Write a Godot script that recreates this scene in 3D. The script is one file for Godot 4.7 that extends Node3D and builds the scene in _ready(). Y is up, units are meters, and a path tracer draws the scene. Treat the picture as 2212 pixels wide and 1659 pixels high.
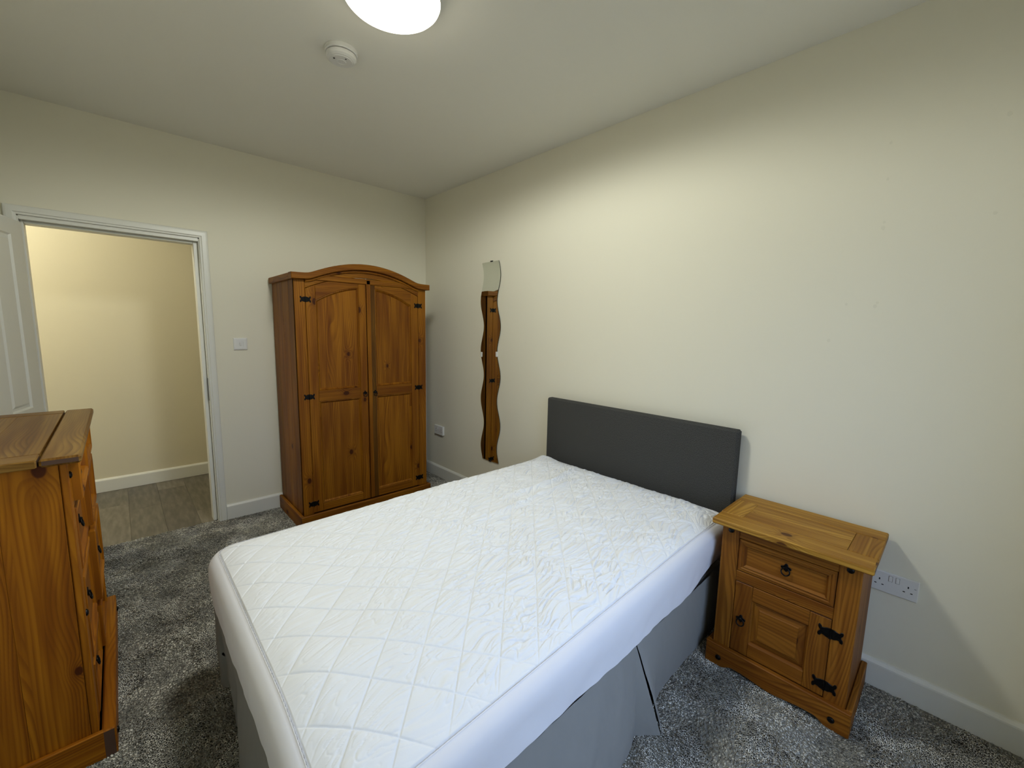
extends Node3D
# A bedroom: x = 0 is the headboard wall, z = 0 the wall with the door, y up, metres.

const H := 2.639
const FRONT := 4.06
const LEFT := -2.78
var rng := RandomNumberGenerator.new()
var M := {}
var used := {}


# ------------------------------------------------------------------ mesh builder
class MB:
	var v := PackedVector3Array()
	var n := PackedVector3Array()
	var t := PackedVector2Array()
	var ix := PackedInt32Array()

	func tri(a: Vector3, b: Vector3, c: Vector3, na: Vector3, nb: Vector3, nc: Vector3, ta := Vector2(), tb := Vector2(), tc := Vector2()) -> void:
		var k := v.size()
		if (b - a).cross(c - a).dot(na + nb + nc) > 0.0:
			v.append(a); v.append(c); v.append(b)
			n.append(na); n.append(nc); n.append(nb)
			t.append(ta); t.append(tc); t.append(tb)
		else:
			v.append(a); v.append(b); v.append(c)
			n.append(na); n.append(nb); n.append(nc)
			t.append(ta); t.append(tb); t.append(tc)
		ix.append(k); ix.append(k + 1); ix.append(k + 2)

	func quad(a: Vector3, b: Vector3, c: Vector3, d: Vector3, nn: Vector3, ta := Vector2(), tb := Vector2(), tc := Vector2(), td := Vector2()) -> void:
		tri(a, b, c, nn, nn, nn, ta, tb, tc)
		tri(a, c, d, nn, nn, nn, ta, tc, td)

	# a grid of points (rows x cols), smooth normals, turned to face `towards`
	func grid(p: Array, rows: int, cols: int, towards: Callable, uv: Callable, closed := false) -> void:
		var k := v.size()
		for i in rows:
			for j in cols:
				var up: Vector3 = p[mini(i + 1, rows - 1) * cols + j] - p[maxi(i - 1, 0) * cols + j]
				var r: Vector3
				if closed:
					r = p[i * cols + (j + 1 if j < cols - 1 else 1)] - p[i * cols + (j - 1 if j > 0 else cols - 2)]
				else:
					r = p[i * cols + mini(j + 1, cols - 1)] - p[i * cols + maxi(j - 1, 0)]
				var nn := up.cross(r).normalized()
				var q: Vector3 = p[i * cols + j]
				if nn.dot(towards.call(q)) < 0.0:
					nn = -nn
				v.append(q); n.append(nn); t.append(uv.call(q))
		for i in rows - 1:
			for j in cols - 1:
				var a := k + i * cols + j
				var b := a + 1
				var c := a + cols + 1
				var d := a + cols
				for f in [[a, b, c], [a, c, d]]:
					var flip: bool = (v[f[1]] - v[f[0]]).cross(v[f[2]] - v[f[0]]).dot(n[f[0]] + n[f[1]] + n[f[2]]) > 0.0
					ix.append(f[0]); ix.append(f[2] if flip else f[1]); ix.append(f[1] if flip else f[2])

	func arrays() -> Array:
		var a := []
		a.resize(Mesh.ARRAY_MAX)
		a[Mesh.ARRAY_VERTEX] = v; a[Mesh.ARRAY_NORMAL] = n; a[Mesh.ARRAY_TEX_UV] = t; a[Mesh.ARRAY_INDEX] = ix
		return a

	func commit() -> ArrayMesh:
		var m := ArrayMesh.new()
		m.add_surface_from_arrays(Mesh.PRIMITIVE_TRIANGLES, arrays())
		return m


func ax(i: int) -> Vector3:
	return [Vector3(1, 0, 0), Vector3(0, 1, 0), Vector3(0, 0, 1)][i]


# a chamfered box between two corners; uv in metres with the grain along axis g; end faces go to `ends` if given
func box(mb: MB, lo: Vector3, hi: Vector3, bev := 0.002, g := 1, off := Vector2(), ends: MB = null) -> void:
	var c := (lo + hi) / 2.0
	var h := (hi - lo) / 2.0
	var b := minf(bev, minf(h.x, minf(h.y, h.z)) * 0.9)
	var uvf := func(p: Vector3, na: int) -> Vector2:
		var al := g
		var ac := 0
		for k in 3:
			if k != na and k != g:
				ac = k
		if na == g:
			al = (g + 1) % 3
			ac = (g + 2) % 3
			return off + Vector2(p[ac], p[al] * 0.1)
		return off + Vector2(p[ac], p[al])
	for a in 3:
		var u := (a + 1) % 3
		var w := (a + 2) % 3
		for s in [-1.0, 1.0]:
			var o: Vector3 = ax(a) * h[a] * s
			var du := ax(u) * (h[u] - b)
			var dw := ax(w) * (h[w] - b)
			var q := [o - du - dw, o + du - dw, o + du + dw, o - du + dw]
			var to := ends if (ends and a == g) else mb
			to.quad(c + q[0], c + q[1], c + q[2], c + q[3], ax(a) * s, uvf.call(q[0], a), uvf.call(q[1], a), uvf.call(q[2], a), uvf.call(q[3], a))
	if b <= 0.0:
		return
	for a in 3:  # chamfers along axis a
		var u := (a + 1) % 3
		var w := (a + 2) % 3
		for su in [-1.0, 1.0]:
			for sw in [-1.0, 1.0]:
				var da := ax(a) * (h[a] - b)
				var p1: Vector3 = ax(u) * h[u] * su + ax(w) * (h[w] - b) * sw
				var p2: Vector3 = ax(u) * (h[u] - b) * su + ax(w) * h[w] * sw
				var nn: Vector3 = (ax(u) * su + ax(w) * sw).normalized()
				mb.quad(c + p1 - da, c + p1 + da, c + p2 + da, c + p2 - da, nn, uvf.call(p1 - da, u), uvf.call(p1 + da, u), uvf.call(p2 + da, u), uvf.call(p2 - da, u))
	for sx in [-1.0, 1.0]:
		for sy in [-1.0, 1.0]:
			for sz in [-1.0, 1.0]:
				var s := Vector3(sx, sy, sz)
				var e := h - Vector3(b, b, b)
				mb.tri(c + Vector3(h.x, e.y, e.z) * s, c + Vector3(e.x, h.y, e.z) * s, c + Vector3(e.x, e.y, h.z) * s, s.normalized(), s.normalized(), s.normalized())


# polygon in the xy plane (local), extruded z0..z1 with a chamfered front edge
func extrude(mb: MB, poly: PackedVector2Array, z0: float, z1: float, bev := 0.002, g := 1, off := Vector2(), smooth_side := false) -> void:
	var pts := poly
	if Geometry2D.is_polygon_clockwise(pts):
		pts.reverse()
	var cnt := pts.size()
	var nrm := PackedVector2Array()
	var ins := PackedVector2Array()
	for i in cnt:
		var e0 := (pts[i] - pts[(i + cnt - 1) % cnt]).normalized()
		var e1 := (pts[(i + 1) % cnt] - pts[i]).normalized()
		var n0 := Vector2(e0.y, -e0.x)
		var n1 := Vector2(e1.y, -e1.x)
		var m := (n0 + n1).normalized()
		nrm.append(m)
		ins.append(pts[i] - m * bev / maxf(0.4, m.dot(n0)))
	var uvf := func(p: Vector2) -> Vector2: return off + (p if g == 1 else Vector2(p.y, p.x))
	var idx := Geometry2D.triangulate_polygon(ins)
	for k in range(0, idx.size(), 3):
		var a := ins[idx[k]]
		var b := ins[idx[k + 1]]
		var c := ins[idx[k + 2]]
		mb.tri(Vector3(a.x, a.y, z1), Vector3(b.x, b.y, z1), Vector3(c.x, c.y, z1), Vector3(0, 0, 1), Vector3(0, 0, 1), Vector3(0, 0, 1), uvf.call(a), uvf.call(b), uvf.call(c))
		mb.tri(Vector3(a.x, a.y, z0), Vector3(b.x, b.y, z0), Vector3(c.x, c.y, z0), Vector3(0, 0, -1), Vector3(0, 0, -1), Vector3(0, 0, -1), uvf.call(a), uvf.call(b), uvf.call(c))
	for i in cnt:
		var j := (i + 1) % cnt
		var e := (pts[j] - pts[i]).normalized()
		var ni := Vector3(e.y, -e.x, 0)
		var na := Vector3(nrm[i].x, nrm[i].y, 0) if smooth_side else ni
		var nb := Vector3(nrm[j].x, nrm[j].y, 0) if smooth_side else ni
		var a := pts[i]
		var b := pts[j]
		var A0 := Vector3(a.x, a.y, z0)
		var B0 := Vector3(b.x, b.y, z0)
		var A1 := Vector3(a.x, a.y, z1 - bev)
		var B1 := Vector3(b.x, b.y, z1 - bev)
		mb.tri(A0, B0, B1, na, nb, nb, uvf.call(a), uvf.call(b), uvf.call(b))
		mb.tri(A0, B1, A1, na, nb, na, uvf.call(a), uvf.call(b), uvf.call(a))
		if bev > 0.0:
			var Ai := Vector3(ins[i].x, ins[i].y, z1)
			var Bi := Vector3(ins[j].x, ins[j].y, z1)
			var f := Vector3(0, 0, 1)
			mb.tri(A1, B1, Bi, (na + f).normalized(), (nb + f).normalized(), (nb + f).normalized(), uvf.call(a), uvf.call(b), uvf.call(b))
			mb.tri(A1, Bi, Ai, (na + f).normalized(), (nb + f).normalized(), (na + f).normalized(), uvf.call(a), uvf.call(b), uvf.call(a))


# profile of (radius, height) turned about `axis` through c
func lathe(mb: MB, prof: Array, c: Vector3, axis := Vector3.UP, seg := 32) -> void:
	var u := axis.cross(Vector3(0.3, 0.2, 0.9)).normalized()
	var w := axis.cross(u).normalized()
	for i in prof.size() - 1:
		var a: Vector2 = prof[i]
		var b: Vector2 = prof[i + 1]
		var d := (b - a).normalized()
		var pn := Vector2(d.y, -d.x)
		for k in seg:
			var a0 := TAU * k / seg
			var a1 := TAU * (k + 1) / seg
			var d0 := u * cos(a0) + w * sin(a0)
			var d1 := u * cos(a1) + w * sin(a1)
			var n0 := d0 * pn.x + axis * pn.y
			var n1 := d1 * pn.x + axis * pn.y
			var p00 := c + d0 * a.x + axis * a.y
			var p10 := c + d1 * a.x + axis * a.y
			var p01 := c + d0 * b.x + axis * b.y
			var p11 := c + d1 * b.x + axis * b.y
			if a.x > 0.0001:
				mb.tri(p00, p10, p11, n0, n1, n1)
				if b.x > 0.0001:
					mb.tri(p00, p11, p01, n0, n1, n0)
			else:
				mb.tri(p00, p11, p01, n0, n1, n0)


func torus(mb: MB, c: Vector3, axis: Vector3, R: float, r: float, seg := 28, sides := 8) -> void:
	var u := axis.cross(Vector3(0.31, 0.95, 0.12)).normalized()
	var w := axis.cross(u).normalized()
	var pts := []
	var nor := []
	for i in seg + 1:
		var a := TAU * i / seg
		var d := u * cos(a) + w * sin(a)
		for j in sides + 1:
			var b := TAU * j / sides
			var nn := d * cos(b) + axis * sin(b)
			pts.append(c + d * R + nn * r)
			nor.append(nn)
	for i in seg:
		for j in sides:
			var k := i * (sides + 1) + j
			var m := k + sides + 1
			mb.tri(pts[k], pts[k + 1], pts[m + 1], nor[k], nor[k + 1], nor[m + 1])
			mb.tri(pts[k], pts[m + 1], pts[m], nor[k], nor[m + 1], nor[m])


# ------------------------------------------------------------------ scene helpers
func numbered(called: String, parent: Node) -> String:
	if not parent.has_node(called):
		return called
	var k := 1
	while parent.has_node("%s_%03d" % [called, k]):
		k += 1
	return "%s_%03d" % [called, k]


func obj(called: String, mesh: Mesh, mat: Material, parent: Node = null) -> MeshInstance3D:
	var o := MeshInstance3D.new()
	var p: Node = parent if parent else self
	o.name = numbered(called, p)
	o.mesh = mesh
	for s in mesh.get_surface_count():
		if s == 0 or mesh.surface_get_material(s) == null:
			mesh.surface_set_material(s, mat)
	p.add_child(o, true)
	return o


func thing(called: String, label: String, category: String, at := Vector3.ZERO, turn := 0.0, group := "") -> Node3D:
	var o := Node3D.new()
	o.name = numbered(called, self)
	add_child(o, true)
	o.position = at
	o.rotation.y = turn
	tag(o, label, category, group)
	return o


func tag(o: Node, label: String, category: String, group := "") -> Node:
	o.set_meta("label", label)
	o.set_meta("category", category)
	if group:
		o.set_meta("group", group)
	return o


func struct(called: String, mb: MB, mat: Material, label: String, parent: Node = null) -> MeshInstance3D:
	var o := obj(called, mb.commit(), mat, parent)
	if parent == null:
		o.set_meta("kind", "structure")
		o.set_meta("label", label)
		o.set_meta("category", called.split("_")[0])
	return o


func solid(lo: Vector3, hi: Vector3, bev := 0.0) -> MB:
	var mb := MB.new()
	box(mb, lo, hi, bev)
	return mb


# where on the pine picture (0.6 m across, 2.2 m along) a board is cut from
func woff(lo: Vector2, hi: Vector2) -> Vector2:
	return Vector2(rng.randf_range(-0.3, maxf(-0.3, 0.3 - (hi.x - lo.x))) - lo.x, rng.randf_range(-1.1, maxf(-1.1, 1.1 - (hi.y - lo.y))) - lo.y)


# one pine board between two corners with the grain along axis g
func board(called: String, lo: Vector3, hi: Vector3, g: int, mat: Material, parent: Node, bev := 0.002) -> MeshInstance3D:
	var mb := MB.new()
	var en := MB.new()
	var ac := (g + 1) % 3
	if hi[(g + 2) % 3] - lo[(g + 2) % 3] > hi[ac] - lo[ac]:
		ac = (g + 2) % 3
	box(mb, lo, hi, bev, g, woff(Vector2(lo[ac] - hi[ac], lo[g] - hi[g]) / 2.0, Vector2(hi[ac] - lo[ac], hi[g] - lo[g]) / 2.0), en)
	var m := mb.commit()
	m.add_surface_from_arrays(Mesh.PRIMITIVE_TRIANGLES, en.arrays())
	m.surface_set_material(1, M.end_grain)
	return obj(called, m, mat, parent)


func shaped(called: String, poly: PackedVector2Array, z0: float, z1: float, g: int, mat: Material, parent: Node, bev := 0.002) -> MeshInstance3D:
	var mb := MB.new()
	var lo := poly[0]
	var hi := poly[0]
	for p in poly:
		lo = lo.min(p)
		hi = hi.max(p)
	if g == 0:
		lo = Vector2(lo.y, lo.x)
		hi = Vector2(hi.y, hi.x)
	extrude(mb, poly, z0, z1, bev, g, woff(lo, hi))
	return obj(called, mb.commit(), mat, parent)


# ------------------------------------------------------------------ materials
func plain(c: Color, rough: float, metal := 0.0) -> StandardMaterial3D:
	var m := StandardMaterial3D.new()
	m.albedo_color = c
	m.roughness = rough
	m.metallic = metal
	return m


func pine_image(seed_: int, cathedral: float, knots: Array) -> ImageTexture:
	var w := 512
	var h := 2048
	var n1 := FastNoiseLite.new()
	n1.seed = seed_
	n1.noise_type = FastNoiseLite.TYPE_SIMPLEX
	n1.frequency = 1.0
	n1.fractal_octaves = 2
	var fine := FastNoiseLite.new()
	fine.seed = seed_ + 7
	fine.noise_type = FastNoiseLite.TYPE_VALUE
	fine.frequency = 1.0
	fine.fractal_octaves = 1
	var data := PackedByteArray()
	data.resize(w * h * 3)
	var light := Color(0.82, 0.60, 0.31)
	var mid := Color(0.64, 0.42, 0.17)
	var dark := Color(0.44, 0.25, 0.08)
	var k := 0
	for y in h:
		var fy := y * 2.2 / h
		for x in w:
			var fx := x * 0.6 / w
			var warp := n1.get_noise_2d(fx * 3.0, fy * 0.8)
			# a row of boards glued side by side, each with its own heart line
			var bw := 0.15
			var bi := floorf(fx / bw)
			var bx := fx - (bi + 0.5) * bw
			var heart := 0.03 * sin(bi * 12.9 + seed_)
			var r := absf(bx - heart + warp * 0.02)
			var yy := fy + bi * 0.73
			var ring := r * 75.0 + cathedral * (pow(r * 9.0, 2.0) * 1.2 - yy * 1.5) + warp * 2.0
			var kd := 0.0
			for q in knots:
				var dx: float = fx - q[0]
				var dy: float = fy - q[1]
				var rr: float = q[2]
				var d2 := dx * dx / (rr * rr) + dy * dy / (rr * rr * 2.2)
				if d2 < 60.0:
					ring += 3.5 * exp(-d2 * 0.14)
					kd = maxf(kd, clampf(1.55 - d2 * 1.1, 0.0, 1.0) + 0.35 * exp(-d2 * 0.3))
			var f := ring - floorf(ring)
			var late := smoothstep(0.30, 0.85, f) * (1.0 - smoothstep(0.90, 1.0, f)) * (0.65 + 0.5 * n1.get_noise_2d(fx * 14.0 + 90.0, fy * 0.6))
			var g := fine.get_noise_2d(fx * 900.0, fy * 18.0) * 0.10
			var tone := n1.get_noise_2d(bi * 7.3 + 40.0, fy * 0.5) * 0.3 + n1.get_noise_2d(fx * 22.0 + 5.0, fy * 1.1 + 60.0) * 0.55
			var c := light.lerp(mid, clampf(0.45 + warp * 0.6 + tone + g, 0.0, 1.0)).lerp(dark, clampf(late, 0.0, 1.0) * 0.50)
			if kd > 0.0:
				c = c.lerp(Color(0.30, 0.14, 0.05), minf(kd, 0.85))
			data[k] = int(clampf(c.r, 0, 1) * 255.0)
			data[k + 1] = int(clampf(c.g, 0, 1) * 255.0)
			data[k + 2] = int(clampf(c.b, 0, 1) * 255.0)
			k += 3
	return ImageTexture.create_from_image(Image.create_from_data(w, h, false, Image.FORMAT_RGB8, data))


func wood(tex: Texture2D, tint: Color, rough := 0.5) -> StandardMaterial3D:
	var m := plain(tint, rough)
	m.albedo_texture = tex
	m.uv1_scale = Vector3(1.0 / 0.6, 1.0 / 2.2, 1)
	m.uv1_offset = Vector3(0.5, 0.5, 0)
	m.metallic_specular = 0.32
	return m


func noise_tex(freq: float, size: int, octaves := 3, seed_ := 1, normal := false, strength := 4.0, lo := Color.BLACK, hi := Color.WHITE) -> NoiseTexture2D:
	var n := FastNoiseLite.new()
	n.seed = seed_
	n.frequency = freq
	n.noise_type = FastNoiseLite.TYPE_SIMPLEX
	n.fractal_octaves = octaves
	var t := NoiseTexture2D.new()
	t.width = size
	t.height = size
	t.seamless = true
	t.noise = n
	t.as_normal_map = normal
	t.bump_strength = strength
	if not normal:
		var g := Gradient.new()
		g.set_color(0, lo)
		g.set_color(1, hi)
		t.color_ramp = g
	return t


func triplanar(m: StandardMaterial3D, metres: float) -> StandardMaterial3D:
	m.uv1_triplanar = true
	m.uv1_world_triplanar = true
	m.uv1_scale = Vector3.ONE / metres
	return m


func materials() -> void:
	var knots_a := [[0.07, 0.35, 0.012], [0.24, 1.05, 0.016], [0.43, 0.62, 0.011], [0.52, 1.62, 0.014], [0.16, 1.85, 0.010], [0.36, 1.42, 0.009], [0.30, 0.18, 0.013], [0.55, 0.95, 0.009]]
	var knots_b := [[0.11, 1.25, 0.013], [0.33, 0.42, 0.011], [0.49, 1.75, 0.012], [0.21, 0.75, 0.008]]
	M.pine_a = pine_image(3, 0.25, knots_a)
	M.pine_b = pine_image(11, 1.0, knots_b)
	M.wardrobe = wood(M.pine_a, Color(0.70, 0.62, 0.28))
	M.wardrobe_b = wood(M.pine_b, Color(0.68, 0.605, 0.275))
	M.wardrobe_dark = wood(M.pine_a, Color(0.50, 0.47, 0.28))
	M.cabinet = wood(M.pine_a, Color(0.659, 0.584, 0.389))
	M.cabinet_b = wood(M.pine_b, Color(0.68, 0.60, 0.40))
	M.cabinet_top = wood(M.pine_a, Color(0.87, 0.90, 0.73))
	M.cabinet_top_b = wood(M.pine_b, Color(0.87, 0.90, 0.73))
	M.chest = wood(M.pine_a, Color(0.83, 0.715, 0.27))
	M.chest_b = wood(M.pine_b, Color(0.83, 0.715, 0.27))
	M.chest_top = wood(M.pine_b, Color(0.68, 0.70, 0.64), 0.4)
	M.end_grain = plain(Color(0.33, 0.23, 0.17), 0.7)
	M.iron = plain(Color(0.025, 0.025, 0.028), 0.35, 0.6)
	M.wall = plain(Color(0.905, 0.89, 0.82), 0.9)
	M.wall.metallic_specular = 0.3
	M.scuff = plain(Color(0.875, 0.862, 0.79), 0.8)
	M.ceiling = plain(Color(0.92, 0.915, 0.88), 0.92)
	M.ceiling.metallic_specular = 0.3
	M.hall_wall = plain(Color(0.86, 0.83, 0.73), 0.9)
	M.gloss = plain(Color(0.88, 0.88, 0.85), 0.35)
	M.plastic = plain(Color(0.87, 0.87, 0.86), 0.3)
	M.dark_hole = plain(Color(0.02, 0.02, 0.02), 0.6)
	M.steel = plain(Color(0.5, 0.5, 0.5), 0.35, 1.0)
	M.mirror = plain(Color(0.93, 0.95, 0.93), 0.01, 1.0)
	M.glass_edge = plain(Color(0.10, 0.16, 0.13), 0.15)
	M.sheet = plain(Color(0.925, 0.932, 0.945), 0.85)
	M.sheet.metallic_specular = 0.2
	M.sheet_side = plain(Color(0.90, 0.90, 0.92), 0.8)
	M.sheet_side.metallic_specular = 0.2
	M.valance = plain(Color(0.53, 0.53, 0.52), 0.75)
	M.valance.metallic_specular = 0.25
	M.valance.rim_enabled = true
	M.valance.rim = 0.2
	M.base_cloth = plain(Color(0.2, 0.2, 0.2), 0.9)
	M.tweed = plain(Color.WHITE, 0.95)
	M.tweed.albedo_texture = noise_tex(0.11, 512, 2, 21, false, 1.0, Color(0.17, 0.17, 0.17), Color(0.40, 0.40, 0.385))
	M.tweed.metallic_specular = 0.2
	M.tweed.uv1_triplanar = true
	M.tweed.uv1_world_triplanar = true
	M.tweed.uv1_scale = Vector3(5.0, 3.2, 6.5)
	M.tweed.normal_enabled = true
	M.tweed.normal_texture = noise_tex(0.12, 512, 2, 22, true, 6.0)
	M.tweed.normal_scale = 0.3
	M.backing = plain(Color(0.50, 0.495, 0.47), 1.0)
	M.backing.metallic_specular = 0.1
	M.pile = plain(Color.WHITE, 0.95)
	M.pile.vertex_color_use_as_albedo = true
	M.pile.metallic_specular = 0.15
	for i in 3:
		var lam := plain([Color(0.47, 0.445, 0.40), Color(0.52, 0.49, 0.44), Color(0.44, 0.415, 0.375)][i], 0.4)
		lam.albedo_texture = noise_tex(0.02, 256, 3, 31 + i, false, 1.0, Color(0.75, 0.75, 0.75), Color(1, 1, 1))
		lam.uv1_triplanar = true
		lam.uv1_scale = Vector3(4.0, 1.0, 0.7)
		M["laminate%d" % i] = lam
	M.diffuser = plain(Color(0.95, 0.95, 0.92), 0.4)
	M.diffuser.emission_enabled = true
	M.diffuser.emission = Color(1.0, 0.97, 0.88)
	M.diffuser.emission_energy_multiplier = 6.0
	M.glass = plain(Color(1, 1, 1, 0.05), 0.02)
	M.glass.transparency = BaseMaterial3D.TRANSPARENCY_ALPHA


# ------------------------------------------------------------------ build
func _ready() -> void:
	rng.seed = 42
	camera_and_light()
	materials()
	room()
	hall()
	carpet()
	wardrobe()
	bed()
	bedside()
	chest()
	mirror()
	fittings()


func camera_and_light() -> void:
	var cam := Camera3D.new()
	cam.name = "camera"
	add_child(cam)
	cam.fov = rad_to_deg(2.0 * atan(829.5 / 907.23))
	cam.near = 0.02
	cam.position = Vector3(-2.2103, 1.4442, 3.5965)
	cam.basis = Basis(Vector3.UP, -0.7538) * Basis(Vector3.RIGHT, -0.1296) * Basis(Vector3.BACK, 0.0199)
	cam.current = true
	var env := Environment.new()
	env.background_mode = Environment.BG_SKY
	var sm := ProceduralSkyMaterial.new()   # an overcast day
	sm.sky_top_color = Color(0.727, 0.833, 1.0)
	sm.sky_horizon_color = Color(0.443, 0.513, 0.62)
	sm.ground_bottom_color = Color(0.25, 0.26, 0.25)
	sm.ground_horizon_color = Color(0.32, 0.34, 0.35)
	sm.sky_curve = 0.25
	sm.sky_energy_multiplier = 1.0
	sm.sun_angle_max = 0.0
	env.sky = Sky.new()
	env.sky.sky_material = sm
	env.background_energy_multiplier = 7.45
	env.tonemap_mode = Environment.TONE_MAPPER_LINEAR
	env.tonemap_exposure = 1.0
	env.sdfgi_enabled = true
	env.ssao_enabled = true
	env.ssil_enabled = true
	var we := WorldEnvironment.new()
	we.name = "world"
	we.environment = env
	add_child(we)


# window opening in the wall behind the camera
const WX0 := -1.8
const WX1 := -0.7
const WY0 := 0.30
const WY1 := 2.30


func room() -> void:
	var T := 0.12
	struct("floor", solid(Vector3(LEFT, -0.12, -0.035), Vector3(0, 0, FRONT)), M.backing, "dark grey carpet backing under the speckled pile of the bedroom")
	struct("ceiling", solid(Vector3(LEFT - 0.3, H, -T), Vector3(0.3, H + 0.15, FRONT + 0.3)), M.ceiling, "plain off-white painted bedroom ceiling")
	var wr := struct("wall_right", solid(Vector3(0, -0.12, -T), Vector3(0.2, H, FRONT + 0.2)), M.wall, "long cream wall behind the headboard and mirror")
	# dabs where pictures hung
	for q in [[1.885, 3.336, 0.006], [1.864, 3.335, 0.008], [1.563, 3.341, 0.008], [1.577, 3.346, 0.006], [1.574, 3.249, 0.006], [1.348, 1.378, 0.006], [2.045, 3.33, 0.006], [2.178, 3.326, 0.006], [2.184, 3.62, 0.008], [1.868, 3.623, 0.007], [1.424, 3.204, 0.008]]:
		var dab := MB.new()
		var ring := PackedVector2Array()
		for k in 14:
			var a := TAU * k / 14
			ring.append(Vector2(cos(a) * 0.75, sin(a)) * q[2] * rng.randf_range(0.75, 1.2))
		extrude(dab, ring, -0.0005, 0.0004, 0.0002, 1, Vector2(), true)
		var d := obj("scuff_mark", dab.commit(), M.scuff, wr)
		d.rotation.y = -PI / 2
		d.position = Vector3(0, q[0], q[1])
	struct("wall_left", solid(Vector3(LEFT - 0.2, -0.12, -T), Vector3(LEFT, H, FRONT + 0.2)), M.wall, "cream wall behind the chest of drawers")
	var mb := MB.new()   # wall with the doorway
	box(mb, Vector3(-1.745, -0.12, -T), Vector3(0, H, 0), 0)
	box(mb, Vector3(LEFT, -0.12, -T), Vector3(-2.578, H, 0), 0)
	box(mb, Vector3(-2.578, 2.022, -T), Vector3(-1.745, H, 0), 0)
	struct("wall_back", mb, M.wall, "cream wall with the doorway and the wardrobe against it")
	mb = MB.new()        # wall with the window
	box(mb, Vector3(WX1, -0.12, FRONT), Vector3(0, H, FRONT + 0.2), 0)
	box(mb, Vector3(LEFT, -0.12, FRONT), Vector3(WX0, H, FRONT + 0.2), 0)
	box(mb, Vector3(WX0, -0.12, FRONT), Vector3(WX1, WY0, FRONT + 0.2), 0)
	box(mb, Vector3(WX0, WY1, FRONT), Vector3(WX1, H, FRONT + 0.2), 0)
	struct("wall_front", mb, M.wall, "cream wall holding the window behind the viewer")
	var wn := Node3D.new()
	wn.name = "window_1"
	wn.set_meta("kind", "structure")
	wn.set_meta("label", "white framed window that lets daylight into the bedroom")
	wn.set_meta("category", "window")
	add_child(wn)
	mb = MB.new()
	var za := FRONT + 0.08
	var zb := FRONT + 0.14
	box(mb, Vector3(WX0, WY0, za), Vector3(WX0 + 0.06, WY1, zb), 0.004)
	box(mb, Vector3(WX1 - 0.06, WY0, za), Vector3(WX1, WY1, zb), 0.004)
	box(mb, Vector3(WX0 + 0.06, WY0, za), Vector3(WX1 - 0.06, WY0 + 0.06, zb), 0.004)
	box(mb, Vector3(WX0 + 0.06, WY1 - 0.06, za), Vector3(WX1 - 0.06, WY1, zb), 0.004)
	var mx := (WX0 + WX1) / 2.0
	box(mb, Vector3(mx - 0.035, WY0 + 0.06, za), Vector3(mx + 0.035, WY1 - 0.06, zb), 0.004)
	obj("window_frame", mb.commit(), M.gloss, wn)
	obj("pane", solid(Vector3(WX0 + 0.05, WY0 + 0.05, za + 0.028), Vector3(mx - 0.03, WY1 - 0.05, za + 0.032)).commit(), M.glass, wn)
	obj("pane", solid(Vector3(mx + 0.03, WY0 + 0.05, za + 0.028), Vector3(WX1 - 0.05, WY1 - 0.05, za + 0.032)).commit(), M.glass, wn)
	obj("window_sill", solid(Vector3(WX0 - 0.04, WY0 - 0.025, FRONT - 0.05), Vector3(WX1 + 0.04, WY0, za), 0.006).commit(), M.gloss, wn)
	# skirting boards with a rounded top edge
	skirting("baseboard_right", Vector3(0, 0, 0.0), Vector3(0, 0, FRONT), Vector3(-1, 0, 0), "white skirting board along the headboard wall")
	skirting("baseboard_back", Vector3(-1.711, 0, 0), Vector3(0, 0, 0), Vector3(0, 0, 1), "white skirting board between the door trim and wardrobe")
	skirting("baseboard_left", Vector3(LEFT, 0, 0), Vector3(LEFT, 0, FRONT), Vector3(1, 0, 0), "white skirting board behind the chest of drawers")
	skirting("baseboard_front", Vector3(LEFT, 0, FRONT), Vector3(0, 0, FRONT), Vector3(0, 0, -1), "white skirting board under the window")
	# architrave round the doorway, moulded
	var prof := [Vector2(0, 0), Vector2(0, 0.011), Vector2(0.004, 0.016), Vector2(0.012, 0.018), Vector2(0.034, 0.019), Vector2(0.038, 0.014), Vector2(0.0475, 0.013), Vector2(0.0475, 0)]
	mb = MB.new()
	var path := [Vector2(-2.563 - 0.0475, 0.0), Vector2(-2.563 - 0.0475, 2.0605), Vector2(-1.711, 2.0605), Vector2(-1.711, 0.0)]
	var inward := [Vector2(1, 0), Vector2(1, -1), Vector2(-1, -1), Vector2(-1, 0)]
	for s in 3:
		for i in prof.size() - 1:
			var a: Vector2 = prof[i]
			var b: Vector2 = prof[i + 1]
			var dn := (b - a).normalized()
			var io: Vector2 = [Vector2(1, 0), Vector2(0, -1), Vector2(-1, 0)][s]
			var nn := Vector3(io.x * -dn.y, io.y * -dn.y, dn.x)
			if nn.z < -0.01:
				nn = -nn
			if i == 0:
				nn = Vector3(-io.x, -io.y, 0)
			if i == prof.size() - 2:
				nn = Vector3(io.x, io.y, 0)
			var p0: Vector2 = path[s] + inward[s] * a.x
			var p1: Vector2 = path[s + 1] + inward[s + 1] * a.x
			var q0: Vector2 = path[s] + inward[s] * b.x
			var q1: Vector2 = path[s + 1] + inward[s + 1] * b.x
			mb.quad(Vector3(p0.x, p0.y, a.y), Vector3(p1.x, p1.y, a.y), Vector3(q1.x, q1.y, b.y), Vector3(q0.x, q0.y, b.y), nn)
	struct("trim_1", mb, M.gloss, "white moulded architrave round the open doorway")
	mb = MB.new()        # door lining with its stop
	box(mb, Vector3(-1.764, 0, -T), Vector3(-1.744, 2.008, 0.0), 0.002)
	box(mb, Vector3(-2.579, 0, -T), Vector3(-2.559, 2.008, 0.0), 0.002)
	box(mb, Vector3(-2.559, 1.990, -T), Vector3(-1.764, 2.022, 0.0), 0.002)
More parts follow.
